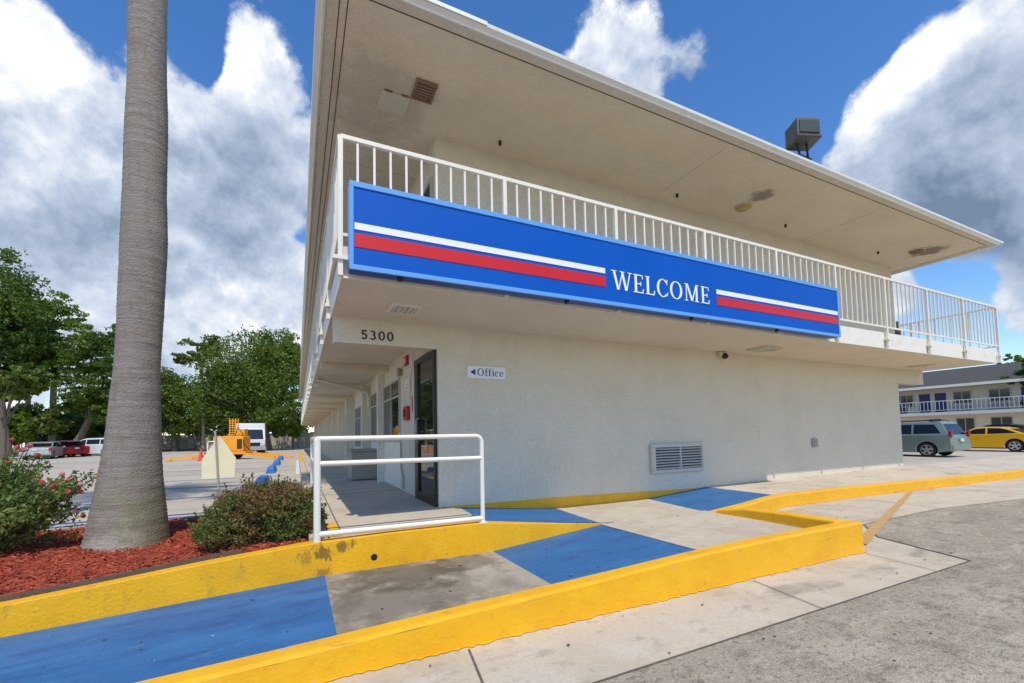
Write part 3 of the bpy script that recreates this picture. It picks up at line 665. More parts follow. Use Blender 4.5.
# roof flood light
def floodlight():
    c = V((6.0, -1.93, 6.16)); t = thing('floodlight', 'dark box floodlight tilted on the roof edge', 'light', (6.0, -1.95, 5.72))
    ay = V((.42, .90, -.10)).normalized(); az = V((.10, .06, 1)); ax = ay.cross(az).normalized(); az = ax.cross(ay)
    MB().obox(c+az*.02, ax, ay, az, .20, .17, .16).build('housing', m_bronze, t, bevel=.02)
    MB().obox(c-ay*.175-az*.0, ax, ay, az, .165, .012, .11).build('lens', m_lens, t)
    MB().obox(c-az*.17-ay*.01, ax, ay, az, .21, .18, .018).build('rim', m_bronze, t, bevel=.01)
    b = MB(); b.tube([c-az*.18-ax*.12, V((5.88, -1.95, 5.72))], .018); b.tube([c-az*.18+ax*.06, V((6.04, -1.98, 5.72))], .018); b.obox((5.98, -1.93, 5.725), (1, 0, 0), (0, 1, 0), (0, 0, 1), .18, .05, .012)
    b.build('bracket', m_black, t)
floodlight()

# fire alarm gear on the office side wall
t = thing('fire_alarm', 'red horn strobe high on the side wall by the office door', 'alarm', (0, 2.0, 2.5))
MB().box(-.05, 1.86, 2.40, -.001, 2.12, 2.58).build('housing', m_alarm, t, bevel=.01); MB().box(-.062, 1.94, 2.44, -.051, 2.03, 2.53).build('strobe', m_white, t)
t = thing('extinguisher_box', 'red fire extinguisher cabinet at chest height on the side wall', 'cabinet', (0, 1.95, 1.35))
MB().box(-.07, 1.80, 1.36, -.001, 2.10, 1.62).build('cabinet', m_alarm, t, bevel=.01); MB().box(-.075, 1.87, 1.42, -.071, 2.03, 1.56).build('window', m_glass, t)
MB().box(-.010, 1.58, 1.50, -.002, 1.61, 1.78).build('label_strip', m_alarm, t)
t = thing('wall_speaker', 'small dark round speaker on the side wall beside the red horn strobe', 'speaker', (0, 2.5, 2.4))
MB().tube([(-.09, 2.5, 2.34), (-.001, 2.5, 2.34)], [.10, .07], 12).build('horn', m_taupe, t)
t = thing('notice', 'small pale notice plate with grey lines on the side wall above the red cabinet', 'notice', (0, 1.95, 2.0))
MB().box(-.012, 1.72, 1.93, -.001, 2.2, 2.13).build('plate', m_trim, t)
b = MB()
for k in range(3): b.box(-.0155, 1.77, 1.965+.05*k, -.0125, 2.15-.1*k, 1.98+.05*k)
b.build('text_line', m_grey, t)
# low utility boxes on the walkway
t = thing('utility_box', 'low taupe metal utility box against the side wall of the walkway', 'box', (-.34, 5.6, 0))
MB().box(-.66, 5.3, .02, -.03, 6.3, .72).build('cabinet', m_taupe, t, bevel=.015); MB().box(-.70, 5.26, .721, -.02, 6.34, .77).build('lid', m_grey, t, bevel=.01)
# bin on the upper walkway
q = V((14.2, .5, 3.03))
t = thing('storage_locker', 'dark brown locker with a thin upright standing on the upper walkway behind the railing', 'locker', (q.x, q.y, 3.02))
MB().box(q.x-.20, q.y-.2, 3.03, q.x+.20, q.y+.2, 4.22).build('body', m_bin, t, bevel=.02)
MB().box(q.x-.13, q.y-.06, 4.221, q.x-.03, q.y+.06, 4.72).build('upright', m_bin, t, bevel=.02)

# ------------------------------------------------------------------ white pipe handrail
def arc(c, a, b, r, n=6):
    c, a, b = V(c), V(a), V(b); return [c+a*(r*cos(pi/2*i/n))+b*(r*sin(pi/2*i/n)) for i in range(n+1)]
hr = thing('handrail', 'white pipe handrail with two rails on the yellow retaining wall by the office walkway', 'handrail', (-1.68, -1.40, 0))
r = .027; yh = -1.40; xA, xB, zt = -1.69, .12, 1.03
b = MB(); b.tube([(xA, yh, -.01)]+[(xA, yh, z) for z in (.3, .6, zt-.01)], .035, 10); b.build('post', m_hand, hr)
b = MB(); b.tube([(xA, yh, zt)]+arc((xB-.08, yh, zt-.08), (0, 0, 1), (1, 0, 0), .08)+[(xB, yh, .5), (xB, yh, -.02)], r, 10); b.build('top_rail', m_hand, hr)
MB().tube([(xA, yh, .775), (xB, yh, .765)], r, 10).build('middle_rail', m_hand, hr)
MB().tube([(xA, yh, .06), (xB, yh, .05)], r*1.1, 10).build('bottom_rail', m_hand, hr)
b = MB(); b.tube([(xA, yh, zt)]+[(xA-.005, -.9, zt), (xA-.01, -.33, zt)]+arc((xA-.01, -.31, zt-.08), (0, 0, 1), (0, 1, 0), .08)+[(xA-.01, -.23, .5), (xA-.01, -.23, -.02)], r, 10); b.build('return_rail', m_hand, hr)
MB().tube([(xA, yh, .775), (xA-.01, -.23, .775)], r, 10).build('middle_rail', m_hand, hr)
for p_ in ((xB, yh, 0), (xA-.01, -.23, 0)): MB().tube([(p_[0], p_[1], -.02), (p_[0], p_[1], .012)], .05, 12).build('base_flange', m_hand, hr)
for z in (.30, .62): MB().tube([(xA-.045, -.9+.6*z, z), (xA-.036, -.9+.6*z, z)], .018, 8)

# ------------------------------------------------------------------ mulch bed
def z_bed(x, y):
    t = max(0, min(1, (y+1.25)/1.1)); base = lerp(ret_top, x)-.015
    z = base*(1-t)+(-.115)*t
    return z+.018*sin(x*5.1+y*2)*cos(y*4.3-x)
bed_xs, bed_ys = frange(-9, -1.77, 60), frange(-1.30, 1.72, 30)
tag(MB().grid(bed_xs, bed_ys, z_bed).build('mulch', m_mulch), None, None, None, 'structure').name = 'mulch_bed'
rng = random.Random(3); b = MB()
for i in range(15000):
    x = -9+7.2*rng.random()**.75; y = -1.29+2.98*rng.random()
    if x < -6 and rng.random() < .6: continue
    L = rng.uniform(.018, .06); w = rng.uniform(.003, .008); a = rng.uniform(0, pi); ti = rng.uniform(-.5, .5)
    c = V((x, y, z_bed(x, y)+.006+rng.random()*.022)); d = V((cos(a)*cos(ti), sin(a)*cos(ti), sin(ti))); s_ = V((-sin(a), cos(a), rng.uniform(-.4, .4))).normalized(); nn = d.cross(s_)
    p0, p1 = c-d*L, c+d*L
    b.add([p0-s_*w, p0+s_*w, p1+s_*w*.7, p1-s_*w*.7, c+nn*w*1.2], [(0, 1, 4), (1, 2, 4), (2, 3, 4), (3, 0, 4)])
tag(b.build('mulch_chips', m_chip), 'loose red shredded wood mulch covering the planting bed', 'mulch', None, 'stuff')
structure(MB().box(-9, 1.72, -.8, -1.77, 1.86, -.09).build('kerb', m_walk, bevel=.01))
structure(MB().quad((-9, 1.725, -.086), (-1.77, 1.725, -.086), (-1.77, 1.855, -.086), (-9, 1.855, -.086)).build('kerb_paint', m_stop))
xs = frange(-9, -2.35, 30); vs = []
for x in xs:
    z = lerp(ret_top, x); vs += [(x, YR+.155, z-.1), (x, YR+.155, z+.035), (x, YR+.195, z+.035), (x, YR+.195, z-.1)]
n = len(xs)
o = MB().add([(p[0]+2.35, p[1]-YR, p[2]) for p in vs], [[3, 2, 1, 0], [4*(n-1)+k for k in range(4)]]+[[4*i+k, 4*i+(k+1) % 4, 4*(i+1)+(k+1) % 4, 4*(i+1)+k] for i in range(n-1) for k in range(4)]).build('garden_edging', m_blkwood)
o.location = (-2.35, YR, 0); tag(o, 'weathered dark edging board along the top of the yellow retaining wall', 'edging')

# ------------------------------------------------------------------ palm
def palm():
    t = thing('palm_tree', 'tall grey ringed palm trunk with flared foot in the red mulch bed', 'palm tree', (-3.55, .1, -.13))
    prof = [(560, 80, 168.5), (545, 84, 167.5), (533, 88.5, 166.5), (505, 94.5, 164), (480, 99.5, 162), (455, 104, 160.3), (430, 108, 159.6), (400, 111.3, 159), (370, 115, 159.3), (330, 118, 161.5), (293, 119.6, 164), (260, 121.2, 166.5), (240, 122, 167.2), (200, 123.7, 166.2), (165, 125.2, 167), (130, 126.2, 167.8), (100, 127.4, 167.2), (80, 128.4, 166.8), (40, 128.6, 166.6), (0, 128.4, 166.8)]
    D0 = 5.02; rows = []
    for (py, l, r_) in prof:
        c = at((l+r_)/2, py, D0+.055*(545-py)/545*2); rows.append((c.z, c.x, c.y, (r_-l)/2/F*D0*.83))
    top = rows[-1]
    rows += [(top[0]+1.5, top[1]+.05, top[2]+.02, top[3]*.98), (top[0]+4, top[1]+.16, top[2]+.08, top[3]*.93), (top[0]+6.6, top[1]+.22, top[2]+.1, top[3]*.9)]
    zs = []; z = rows[0][0]; rg = random.Random(5)
    while z < rows[-1][0]: zs.append(z); z += (.022 if z < 7.2 else .12)*rg.uniform(.7, 1.3)
    n = 28; vs = []
    for i, z in enumerate(zs):
        f = lambda k: lerp([(a[0], a[k]) for a in rows], z)
        rr = f(3)*(1+(.009 if i % 2 else -.006)*rg.uniform(.2, 1.6)); cx, cy_ = f(1), f(2)
        for k in range(n):
            a = 2*pi*k/n; q = rr*(1+.016*sin(3*a+z*.9)+.012*sin(2*a-z*2.3)*sin(z*3.1)+.008*sin(7*a+z*5)+rg.uniform(-.006, .006)); vs.append((cx+q*cos(a), cy_+q*sin(a), z+.012*sin(2*a+z*1.7)))
    b = MB().add(vs, [(i*n+k, i*n+(k+1) % n, (i+1)*n+(k+1) % n, (i+1)*n+k) for i in range(len(zs)-1) for k in range(n)], 0, True)
    b.build('trunk', m_palm, t)
    # crown of fronds, far above the frame
    tp = V((rows[-1][1], rows[-1][2], rows[-1][0]))
    for k in range(34):
        az = k*2.39996; el = 1.25-1.75*((k+.5)/34); fb = MB(); L = rg.uniform(2.3, 2.9); sp = []
        h = V((cos(az), sin(az), 0))
        for j in range(13):
            s_ = j/12; e = el-1.25*s_*s_; p_ = (sp[-1] if sp else tp)+(h*cos(e)+V((0, 0, sin(e))))*(L/12 if sp else 0); sp.append(p_)
        fb.tube(sp, [.03*(1-.8*j/12) for j in range(13)], 5)
        side = V((-h.y, h.x, 0))
        for j in range(2, 12):
            for q in (0, .33, .66):
                p_ = sp[j].lerp(sp[j+1], q); d = (sp[j+1]-sp[j]).normalized(); ll = .62*sin(pi*min(.97, (j+q)/12.3)**.7)+.1
                for sg_ in (-1, 1):
                    tip = p_+side*sg_*ll*.8+d*ll*.45-V((0, 0, ll*.35)); wv = d*.022
                    fb.add([p_-wv, p_+wv, tip], [(0, 1, 2)])
        fb.build('frond', m_frond, t)
    return t
pt = palm()
p2 = copy_tree(pt); p2.location = (-7.1, 1.3, -.13); p2.rotation_euler = (0, 0, 1.1); p2['label'] = 'second palm of the mulch bed, standing further left beyond the rose bush'
for o_ in (pt, p2): o_['group'] = 'palms in the mulch bed'

# ------------------------------------------------------------------ foliage
def leaves(b, c, rad, n, size, rg, flat=.0, up=.35):
    for _ in range(n):
        while True:
            q = V((rg.uniform(-1, 1), rg.uniform(-1, 1), rg.uniform(-1, 1)))
            if q.length < 1: break
        p = V(c)+V((q.x*rad[0], q.y*rad[1], q.z*rad[2]))
        nrm = V((rg.gauss(0, 1), rg.gauss(0, 1), rg.gauss(0, 1)+up)).normalized(); a = nrm.orthogonal().normalized(); a = a*cos(rg.random()*6)+nrm.cross(a)*sin(rg.random()*6); a.normalize(); c2 = nrm.cross(a)
        s = size*rg.uniform(.6, 1.35); w = s*rg.uniform(.35, .6)
        b.add([p-a*s, p+c2*w-a*s*.1, p+a*s, p-c2*w-a*s*.1], [(0, 1, 2, 3)])
def tree(name, label, base, lobes, leaf, size, n, trunk_r, bark=m_bark, lean=(0, 0), group='trees beyond the parking lot', forks=7, seed=1, clump=.17, flat=.6, cat='tree', fork_at=.45):
    """lobes: list of (centre, radii) in world space; clumps of leaves fill their outer volume"""
    rg = random.Random(seed); base = V(base); t = thing(name, label, cat, base, 0, group)
    b = MB(); cl = []
    tot = sum(r_[0]*r_[2] for _, r_ in lobes)
    for c, rad in lobes:
        m_ = int(n*rad[0]*rad[2]/tot); nc = max(5, int(m_/48)); 
        for _ in range(nc):
            while True:
                q = V((rg.gauss(0, 1), rg.gauss(0, 1), rg.gauss(0, 1)))
                if q.length > .01: break
            q.normalize(); q *= rg.uniform(.2, 1.12)**.6
            cc = V(c)+V((q.x*rad[0], q.y*rad[1], q.z*rad[2])); k = clump*rg.uniform(.55, 1.25)*min(rad)
            leaves(b, cc, (k*1.35, k*1.35, k*flat), max(6, int(m_/nc*rg.uniform(.4, 1.5))), size, rg); cl.append(cc)
    b.build('crown', leaf, t)
    tb = MB(); top = V(lobes[0][0]); fk = base+(top-base)*fork_at+V((lean[0], lean[1], 0))
    mid = base.lerp(fk, .5)+V((lean[0]*.2, lean[1]*.2, 0))
    tb.tube([base-V((0, 0, .3)), base+(mid-base)*.3, mid, fk], [trunk_r*1.35, trunk_r*1.05, trunk_r*.92, trunk_r*.8], 9)
    for cc in rg.sample(cl, min(forks, len(cl))):
        m2 = fk.lerp(cc, .5)+V((rg.uniform(-.3, .3), rg.uniform(-.3, .3), .25)); tb.tube([fk, m2, cc], [trunk_r*.55, trunk_r*.32, trunk_r*.1], 6)
    tb.build('trunk', bark, t); return t
def lobe(px_, py_, D, rx, rz, ry=None):
    """lobe at a picture spot and depth; rx, rz in picture pixels -> metres at that depth"""
    return (at(px_, py_, D), (rx/F*D, (ry or rx)/F*D, rz/F*D))
def foot(px_, D):
    q = at(px_, 445, D); return (q.x, q.y, z_lot(q.x, q.y))

tree('oak_tree', 'big dark evergreen tree at the left edge of the picture beyond the lot', foot(8, 42), [lobe(-14, 290, 42, 46, 40), lobe(16, 322, 42, 34, 36), lobe(-20, 360, 43, 50, 40)], m_leafd, .18, 30000, .38, seed=11, clump=.22, flat=.75)
tree('pine_tree', 'tall bright green tree with paired bare trunks left of the palm', foot(52, 46), [lobe(56, 313, 46, 22, 22), lobe(34, 335, 46, 30, 26), lobe(78, 345, 46, 28, 24), lobe(50, 365, 45, 34, 20)], m_leafm, .17, 15000, .30, m_pale, seed=12, fork_at=.62)
tree('pine_tree', 'slim bare trunked pine just left of the paired trunks', foot(29, 44), [lobe(28, 372, 44, 22, 16), lobe(15, 385, 44, 22, 16)], m_leafm, .20, 7000, .24, m_pale, seed=13, fork_at=.7)
tree('oak_tree', 'dark spreading oak with a leaning limb close left of the palm trunk', foot(68, 44), [lobe(98, 360, 44, 30, 32), lobe(110, 395, 44, 26, 30), lobe(80, 400, 44, 22, 18), lobe(118, 345, 45, 18, 18)], m_leafd, .17, 16000, .34, m_bark, (.8, 0), seed=14, fork_at=.4)
tree('bright_tree', 'low yellow green leafy tree at the far left in front of the dark tree', foot(4, 36), [lobe(6, 385, 36, 26, 18), lobe(30, 378, 36, 20, 14)], m_leafy, .19, 6500, .16, m_bark, seed=15)
tree('oak_tree', 'mid green bushy tree just right of the palm trunk above the block wall', foot(176, 52), [lobe(168, 398, 52, 24, 26), lobe(188, 408, 52, 24, 28), lobe(150, 400, 53, 26, 34)], m_leaff, .17, 21000, .3, seed=16, clump=.25, flat=.9)
tree('oak_tree', 'broad feathery green oak, largest crown behind the orange machine', foot(268, 50), [lobe(258, 372, 50, 40, 40), lobe(232, 395, 50, 34, 34), lobe(278, 360, 51, 24, 30), lobe(272, 405, 50, 30, 26), lobe(294, 358, 52, 13, 22), lobe(218, 402, 51, 22, 32)], m_leaff, .16, 52000, .42, m_bark, seed=17, fork_at=.38, clump=.25, flat=.9)
tree('slender_tree', 'thin sparse yellow green tree rising above its neighbours left of the broad oak', foot(204, 50), [lobe(200, 350, 50, 18, 16), lobe(190, 358, 50, 14, 10), lobe(212, 345, 50, 12, 10)], m_leafy, .20, 2600, .17, m_pale, (.1, 0), seed=18, fork_at=.85, clump=.3)
tree('slender_tree', 'pale thin trunked tree beside the end of the motel wing', foot(293, 56), [lobe(294, 372, 56, 9, 16), lobe(300, 390, 56, 9, 12)], m_leaff, .2, 2600, .16, m_pale, seed=19, fork_at=.8)
tree('dark_tree', 'dark green tree closing the gap behind the broad oak', foot(225, 62), [lobe(230, 415, 62, 50, 24), lobe(180, 420, 62, 40, 22), lobe(280, 418, 62, 34, 22)], m_leafd, .3, 16000, .3, seed=20)
tree('dark_tree', 'dark tree mass behind the leaning oak at the left', foot(110, 60), [lobe(110, 412, 60, 34, 26), lobe(85, 420, 60, 30, 20)], m_leafd, .3, 10000, .3, seed=21)
def shrub(name, label, px_, py_, D, rx, rz, leaf, size, n, seed, group=None, cat='shrub'):
    rg = random.Random(seed); f = foot(px_, D); t = thing(name, label, cat, f, 0, group); c = at(px_, py_, D); b = MB()
    k = max(6, n//60)
    for _ in range(k):
        q = V((rg.uniform(-1, 1), rg.uniform(-1, 1), rg.uniform(-1, 1)))
        if q.length > 1: q.normalize()
        cc = c+V((q.x*rx/F*D, q.y*rx/F*D*.7, q.z*rz/F*D)); r_ = .35*min(rx, rz)/F*D
        leaves(b, cc, (r_, r_, r_), 60, size, rg)
    b.build('foliage', leaf, t); MB().tube([V(f), V((c.x, c.y, c.z))], [.05, .02], 6).build('stem', m_stem, t)
G = 'bushes along the far edge of the parking lot'
shrub('bush', 'bright green bush under the end of the motel wing', 282, 428, 52, 22, 9, m_leafm, .24, 2400, 31, G)
shrub('bush', 'yellow green bush behind the parked silver car', 38, 420, 44, 22, 14, m_leafy, .22, 2600, 32, G)
shrub('bush', 'olive bush at the far left behind the roses', 8, 425, 43, 22, 16, m_leafm, .22, 2400, 33, G)
shrub('bush', 'pale green bush left of the white minivan', 66, 425, 50, 14, 12, m_leafy, .22, 1800, 34, G)

for i, (px_, lb, mm) in enumerate([(-12, 'dense green bush at the far left edge behind the roses', m_leafm), (22, 'light green bush left of the silver car', m_leafy), (52, 'mid green bush behind the silver and red cars', m_leaff), (82, 'dark green bush behind the front of the white minivan', m_leafd), (112, 'dark bush hidden mostly by the palm trunk', m_leafd)]):
    shrub('bush', lb, px_, 432, 50, 24, 11, mm, .2, 3000, 60+i, G)
structure(MB().grid(frange(-140, 4, 36), frange(63, 200, 30), lambda x, y: z_lot(x, y)+.02+.15*min(1, (y-63)/4)).build('grass', mat('grass_verge', (.07, .11, .025), .9, noise=[((.12, .15, .04), .8, .45, .65, .8, I3)])))
# clipped hedge beside the handrail
def hedge():
    c = V((-2.22, -.66, .225)); t = thing('hedge_shrub', 'low rounded bronze green shrub beside the white handrail', 'shrub', (c.x, c.y, -.08)); rg = random.Random(41); b = MB()
    lobes_ = [(V((0, 0, .04)), (.50, .42, .28)), (V((.25, -.08, .0)), (.36, .40, .32)), (V((-.30, .02, -.06)), (.26, .36, .22)), (V((.04, -.2, .10)), (.36, .30, .25)), (V((.3, -.15, -.13)), (.34, .38, .20)), (V((-.2, -.18, -.12)), (.40, .34, .20))]
    for _ in range(2300):
        lo, rad = rg.choice(lobes_); q = V((rg.gauss(0, 1), rg.gauss(0, 1), rg.gauss(0, 1))).normalized()*rg.uniform(.6, 1.04)
        p = c+lo+V((q.x*rad[0], q.y*rad[1], q.z*rad[2])); leaves(b, p, (.05, .05, .042), 24, .0145, rg)
        if rg.random() < .10:
            d = V((q.x*.4, q.y*.4, abs(q.z)+.5)).normalized(); 
            for k in range(5): leaves(b, p+d*(.03+.024*k), (.012, .012, .014), 4, .016, rg)
    b.build('foliage', m_hedge, t); s = MB()
    for k in range(14):
        a = k*2.4; s.tube([(c.x+.05*cos(a), c.y+.05*sin(a), -.12), (c.x+.3*cos(a), c.y+.25*sin(a), .1), (c.x+.42*cos(a), c.y+.34*sin(a), .25)], [.014, .01, .004], 5)
    s.build('stem', m_stem, t)
hedge()
def roses():
    c = V((-4.85, .30, .38)); t = thing('rose_bush', 'loose leafy rose bush with red and pink blooms left of the palm', 'rose bush', (c.x, c.y, -.1)); rg = random.Random(43); b = MB(); st = MB(); tips = []
    for k in range(60):
        a = rg.uniform(0, 2*pi); sp = rg.uniform(.15, 1.0); h = rg.uniform(.45, 1.12)*(1.08-.25*sp)*(1-.22*max(0, sp*cos(a))); p0 = V((c.x+.12*cos(a), c.y+.12*sin(a), -.15))
        tip = V((c.x+sp*cos(a)*1.0, c.y+sp*sin(a)*.75, -.1+h)); mid = p0.lerp(tip, .55)+V((0, 0, .12)); st.tube([p0, mid, tip], [.009, .006, .003], 5); tips.append(tip)
        for j in range(22):
            s_ = .25+.75*rg.random(); q = (p0.lerp(mid, s_*2) if s_ < .5 else mid.lerp(tip, s_*2-1)); leaves(b, q, (.13, .13, .10), 12, .026, rg)
    for _ in range(150):
        q = V((rg.gauss(-.1, .42), rg.gauss(0, .32), rg.gauss(-.05, .2))); leaves(b, c+q-V((0, 0, .1)), (.12, .12, .1), 26, .022, rg)
    b.build('foliage', m_rose, t); st.build('stem', m_stem, t)
    spots = [(17, 447, 4.75), (24, 450, 4.7), (37, 455, 4.6), (42, 482, 4.5), (62, 474, 4.6), (68, 480, 4.7), (80, 484, 4.7), (68, 492, 4.6), (80, 491, 4.7), (74, 511, 4.7), (83, 516, 4.8), (97, 477, 4.9), (8, 462, 4.6), (53, 486, 4.5), (30, 446, 4.8), (12, 440, 4.9)]
    for i, (a_, b_, D) in enumerate(spots):
        p = at(a_, b_, D); f = MB()
        for k in range(26):
            q = V((rg.gauss(0, 1), rg.gauss(0, 1), rg.gauss(0, 1))).normalized(); s_ = q.orthogonal().normalized(); u = q.cross(s_); w = .015
            pp = p+q*.018; f.add([pp-s_*w-u*w*.7, pp+s_*w-u*w*.7, pp+s_*w*.8+u*w, pp-s_*w*.8+u*w], [(0, 1, 2, 3)])
        f.build('bloom', m_petalp if i in (4, 6, 9, 11, 14) else m_petal, t)
        st2 = p-V((0, 0, .35)); MB().tube([p, p.lerp(V((c.x, c.y, .1)), .35)+V((0, 0, -.05)), V((c.x, c.y, .0)).lerp(p, .2)], [.004, .006, .009], 5).build('stem', m_stem, t)
roses()

# ------------------------------------------------------------------ vehicles (x forward, y left, origin on the ground)
def arc_pts(cx, r, z0, a0, a1, n=10): return [(cx+r*cos(R(a0+(a1-a0)*i/n)), z0+r*sin(R(a0+(a1-a0)*i/n))) for i in range(n+1)]
def car(name, label, cat, loc, heading, L, Wd, top, low, cabin, side_glass, paint_m, wheel_r=.33, axles=None, group=None, shields=True, tail_z=.8, extra=None, roof_in=.16, wide_tail=False):
    """low: upper outline of the body from nose to tail [(x,z)..]; cabin: outline (x,z) nose->tail above the belt"""
    t = local(thing(name, label, cat, loc, heading, group)); hw = Wd/2
    fa, ra = axles; ar = wheel_r+.06; zb = .22
    out = [(p[0], p[1]) for p in low]
    bottom = [(low[-1][0]+.02, .32), (ra-ar-.02, zb)]+arc_pts(ra, ar, wheel_r, 200, -20, 12)+[(ra+ar+.02, zb), (fa-ar-.02, zb)]+arc_pts(fa, ar, wheel_r, 200, -20, 12)+[(fa+ar+.02, zb), (low[0][0]-.03, .32)]
    poly = out+bottom; n = len(poly)
    vs = [(p[0], hw, p[1]) for p in poly]+[(p[0], -hw, p[1]) for p in poly]
    bm = MB().add(vs, [list(range(n-1, -1, -1)), list(range(n, 2*n))]+[(i, (i+1) % n, n+(i+1) % n, n+i) for i in range(n)])
    body = bm.build('body', paint_m, t, bevel=.045, seg=3)
    zs = [p[1] for p in cabin]; z0, z1 = min(zs), max(zs)
    yw = lambda z: hw-.05-(z-z0)/(z1-z0)*roof_in
    n = len(cabin); vs = [(p[0], yw(p[1]), p[1]) for p in cabin]+[(p[0], -yw(p[1]), p[1]) for p in cabin]
    MB().add(vs, [list(range(n-1, -1, -1)), list(range(n, 2*n))]+[(i, (i+1) % n, n+(i+1) % n, n+i) for i in range(n)]).build('cabin', paint_m, t, bevel=.035, seg=2)
    for s_ in (1, -1):
        for gl in side_glass:
            vs = [(p[0], s_*(yw(p[1])+.006), p[1]) for p in gl]; ins = [(p[0], s_*(yw(p[1])-.004), p[1]) for p in gl]; k = len(gl)
            MB().add(vs+ins, [list(range(k)) if s_ < 0 else list(range(k-1, -1, -1))]+[(i, (i+1) % k, k+(i+1) % k, k+i) for i in range(k)]).build('side_window', m_carglass, t)
    if shields:
        for nm, (a, b_) in (('windscreen', (cabin[0], cabin[1])), ('rear_window', (cabin[-1], cabin[-2]))):
            A = V((a[0], 0, a[1])); B = V((b_[0], 0, b_[1])); d = B-A; nn = V((d.z, 0, -d.x)).normalized(); nn = nn if (nn.x > 0) == (nm == 'windscreen') else -nn
            p0, p1 = A+d*.08+nn*.008, A+d*.9+nn*.008
            vs = [(p0.x, yw(p0.z)-.06, p0.z), (p0.x, -yw(p0.z)+.06, p0.z), (p1.x, -yw(p1.z)+.05, p1.z), (p1.x, yw(p1.z)-.05, p1.z)]
            MB().prism(vs, -nn*.012).build(nm, m_carglass, t)
    for (ax, s_) in ((fa, 1), (fa, -1), (ra, 1), (ra, -1)):
        y0, y1 = s_*(hw-.22), s_*(hw-.012)
        w = MB().tube([(ax, y0, wheel_r), (ax, s_*(hw-.05), wheel_r), (ax, y1, wheel_r)], [wheel_r, wheel_r, wheel_r-.03], 24).build('wheel', m_tyre, t)
        rb = MB().tube([(ax, y1-s_*.02, wheel_r), (ax, y1+s_*.006, wheel_r)], wheel_r*.66, 20)
        rim = rb.build('rim', m_well, w); sp = MB()
        for k in range(5):
            a = 2*pi*k/5+.3; d = V((cos(a), 0, sin(a))); c = V((ax, y1+s_*.012, wheel_r)); sp.obox(c+d*wheel_r*.33, d, (0, 1, 0), d.cross(V((0, 1, 0))), wheel_r*.33, .012, wheel_r*.13)
        sp.tube([(ax, y1, wheel_r), (ax, y1+s_*.03, wheel_r)], wheel_r*.2, 10)
        ringv = []
        for k in range(24):
            a = 2*pi*k/24
            for rr in (.60, .70): ringv.append((ax+wheel_r*rr*cos(a), y1+s_*.016, wheel_r+wheel_r*rr*sin(a)))
        sp.add(ringv, [(2*k, 2*k+1, (2*k+3) % 48, (2*k+2) % 48) for k in range(24)])
        sp.build('spokes', m_rim, w)
    well = MB()
    well.box(ra-ar+.01, -hw+.2, .2, fa+ar-.01, hw-.2, wheel_r+ar-.03)
    well.build('underbody', m_well, t)
    xb, xf = low[-1][0], low[0][0]
    for s_ in (1, -1):
        MB().box(min(xb-.02, xb+.08), min(s_*(hw+.008), s_*(hw-.15)), tail_z-.15, xb+.09, max(s_*(hw+.008), s_*(hw-.15)), tail_z+.15).build('tail_lamp', m_tail, t, bevel=.03)
        MB().box(xf-.20, s_*hw-.36*(s_ > 0)-.03, .60, xf+.012, s_*hw+.36*(s_ < 0)-.012*s_, .76).build('headlight', m_head, t, bevel=.02)
        MB().box(cabin[0][0]-.35, s_*hw-.02, z0-.02, cabin[0][0]-.20, s_*(hw+.16), z0+.12).build('mirror', paint_m, t, bevel=.02)
        MB().box(-.05, s_*(hw+.002)-.008, z0-.13, .12, s_*(hw+.002)+.012, z0-.10).build('door_handle', paint_m, t)
    MB().box(xb-.045, -hw+.08, .34, xb+.02, hw-.08, .58).build('bumper', paint_m, t, bevel=.03)
    MB().box(xb-.055, -.16, .72, xb-.001, .16, .86).build('number_plate', m_plate, t)
    if extra: extra(t, hw)
    return t
def minivan(label, loc, heading, paint_m, group=None, dark=False):
    low = [(2.42, .45), (2.40, .66), (2.28, .82), (1.55, 1.00), (1.2, 1.06), (-2.30, 1.06), (-2.38, .9), (-2.42, .5)]
    cabin = [(1.55, 1.0), (.62, 1.58), (.2, 1.66), (-1.85, 1.68), (-2.05, 1.62), (-2.33, 1.0)]
    glass = [[(1.28, 1.10), (.62, 1.50), (.30, 1.54), (.30, 1.10)], [(.22, 1.10), (.22, 1.54), (-.92, 1.56), (-.92, 1.10)], [(-1.0, 1.10), (-1.0, 1.56), (-1.78, 1.54), (-2.02, 1.12)]]
    def rack(t, hw):
        b = MB()
        for s_ in (1, -1): b.tube([(.1, s_*(hw-.32), 1.68), (.0, s_*(hw-.32), 1.74), (-1.7, s_*(hw-.32), 1.75), (-1.8, s_*(hw-.32), 1.69)], .02, 6)
        for x in (-.2, -1.5): b.tube([(x, -hw+.32, 1.745), (x, hw-.32, 1.745)], .016, 6)
        b.build('roof_rack', m_black, t)
    return car('minivan', label, 'minivan', loc, heading, 4.85, 1.96, 1.7, low, cabin, glass, paint_m, .34, (1.45, -1.5), group, tail_z=1.08, extra=rack)
def sedan(name, label, cat, loc, heading, paint_m, group=None, h=1.42, coupe=False):
    low = [(2.25, .42), (2.24, .62), (2.12, .74), (1.0, .92), (.85, .95), (-1.55, .98), (-2.15, .96), (-2.26, .85), (-2.28, .45)]
    cabin = [(1.05, .92), (.25, h-.06), (-.15, h), (-.75, h-.02), (-1.1, h-.1), (-1.75, .97)]
    glass = [[(.82, .98), (.22, h-.12), (-.22, h-.07), (-.22, .98)], [(-.30, .98), (-.30, h-.07), (-.78, h-.09), (-1.05, h-.17), (-1.45, 1.02)]]
    return car(name, label, cat, loc, heading, 4.5, 1.8, h, low, cabin, glass, paint_m, .33, (1.35, -1.35), group, tail_z=.78)
RG = 'vehicles parked beside the second motel building'; LG = 'cars parked along the far left edge of the lot'
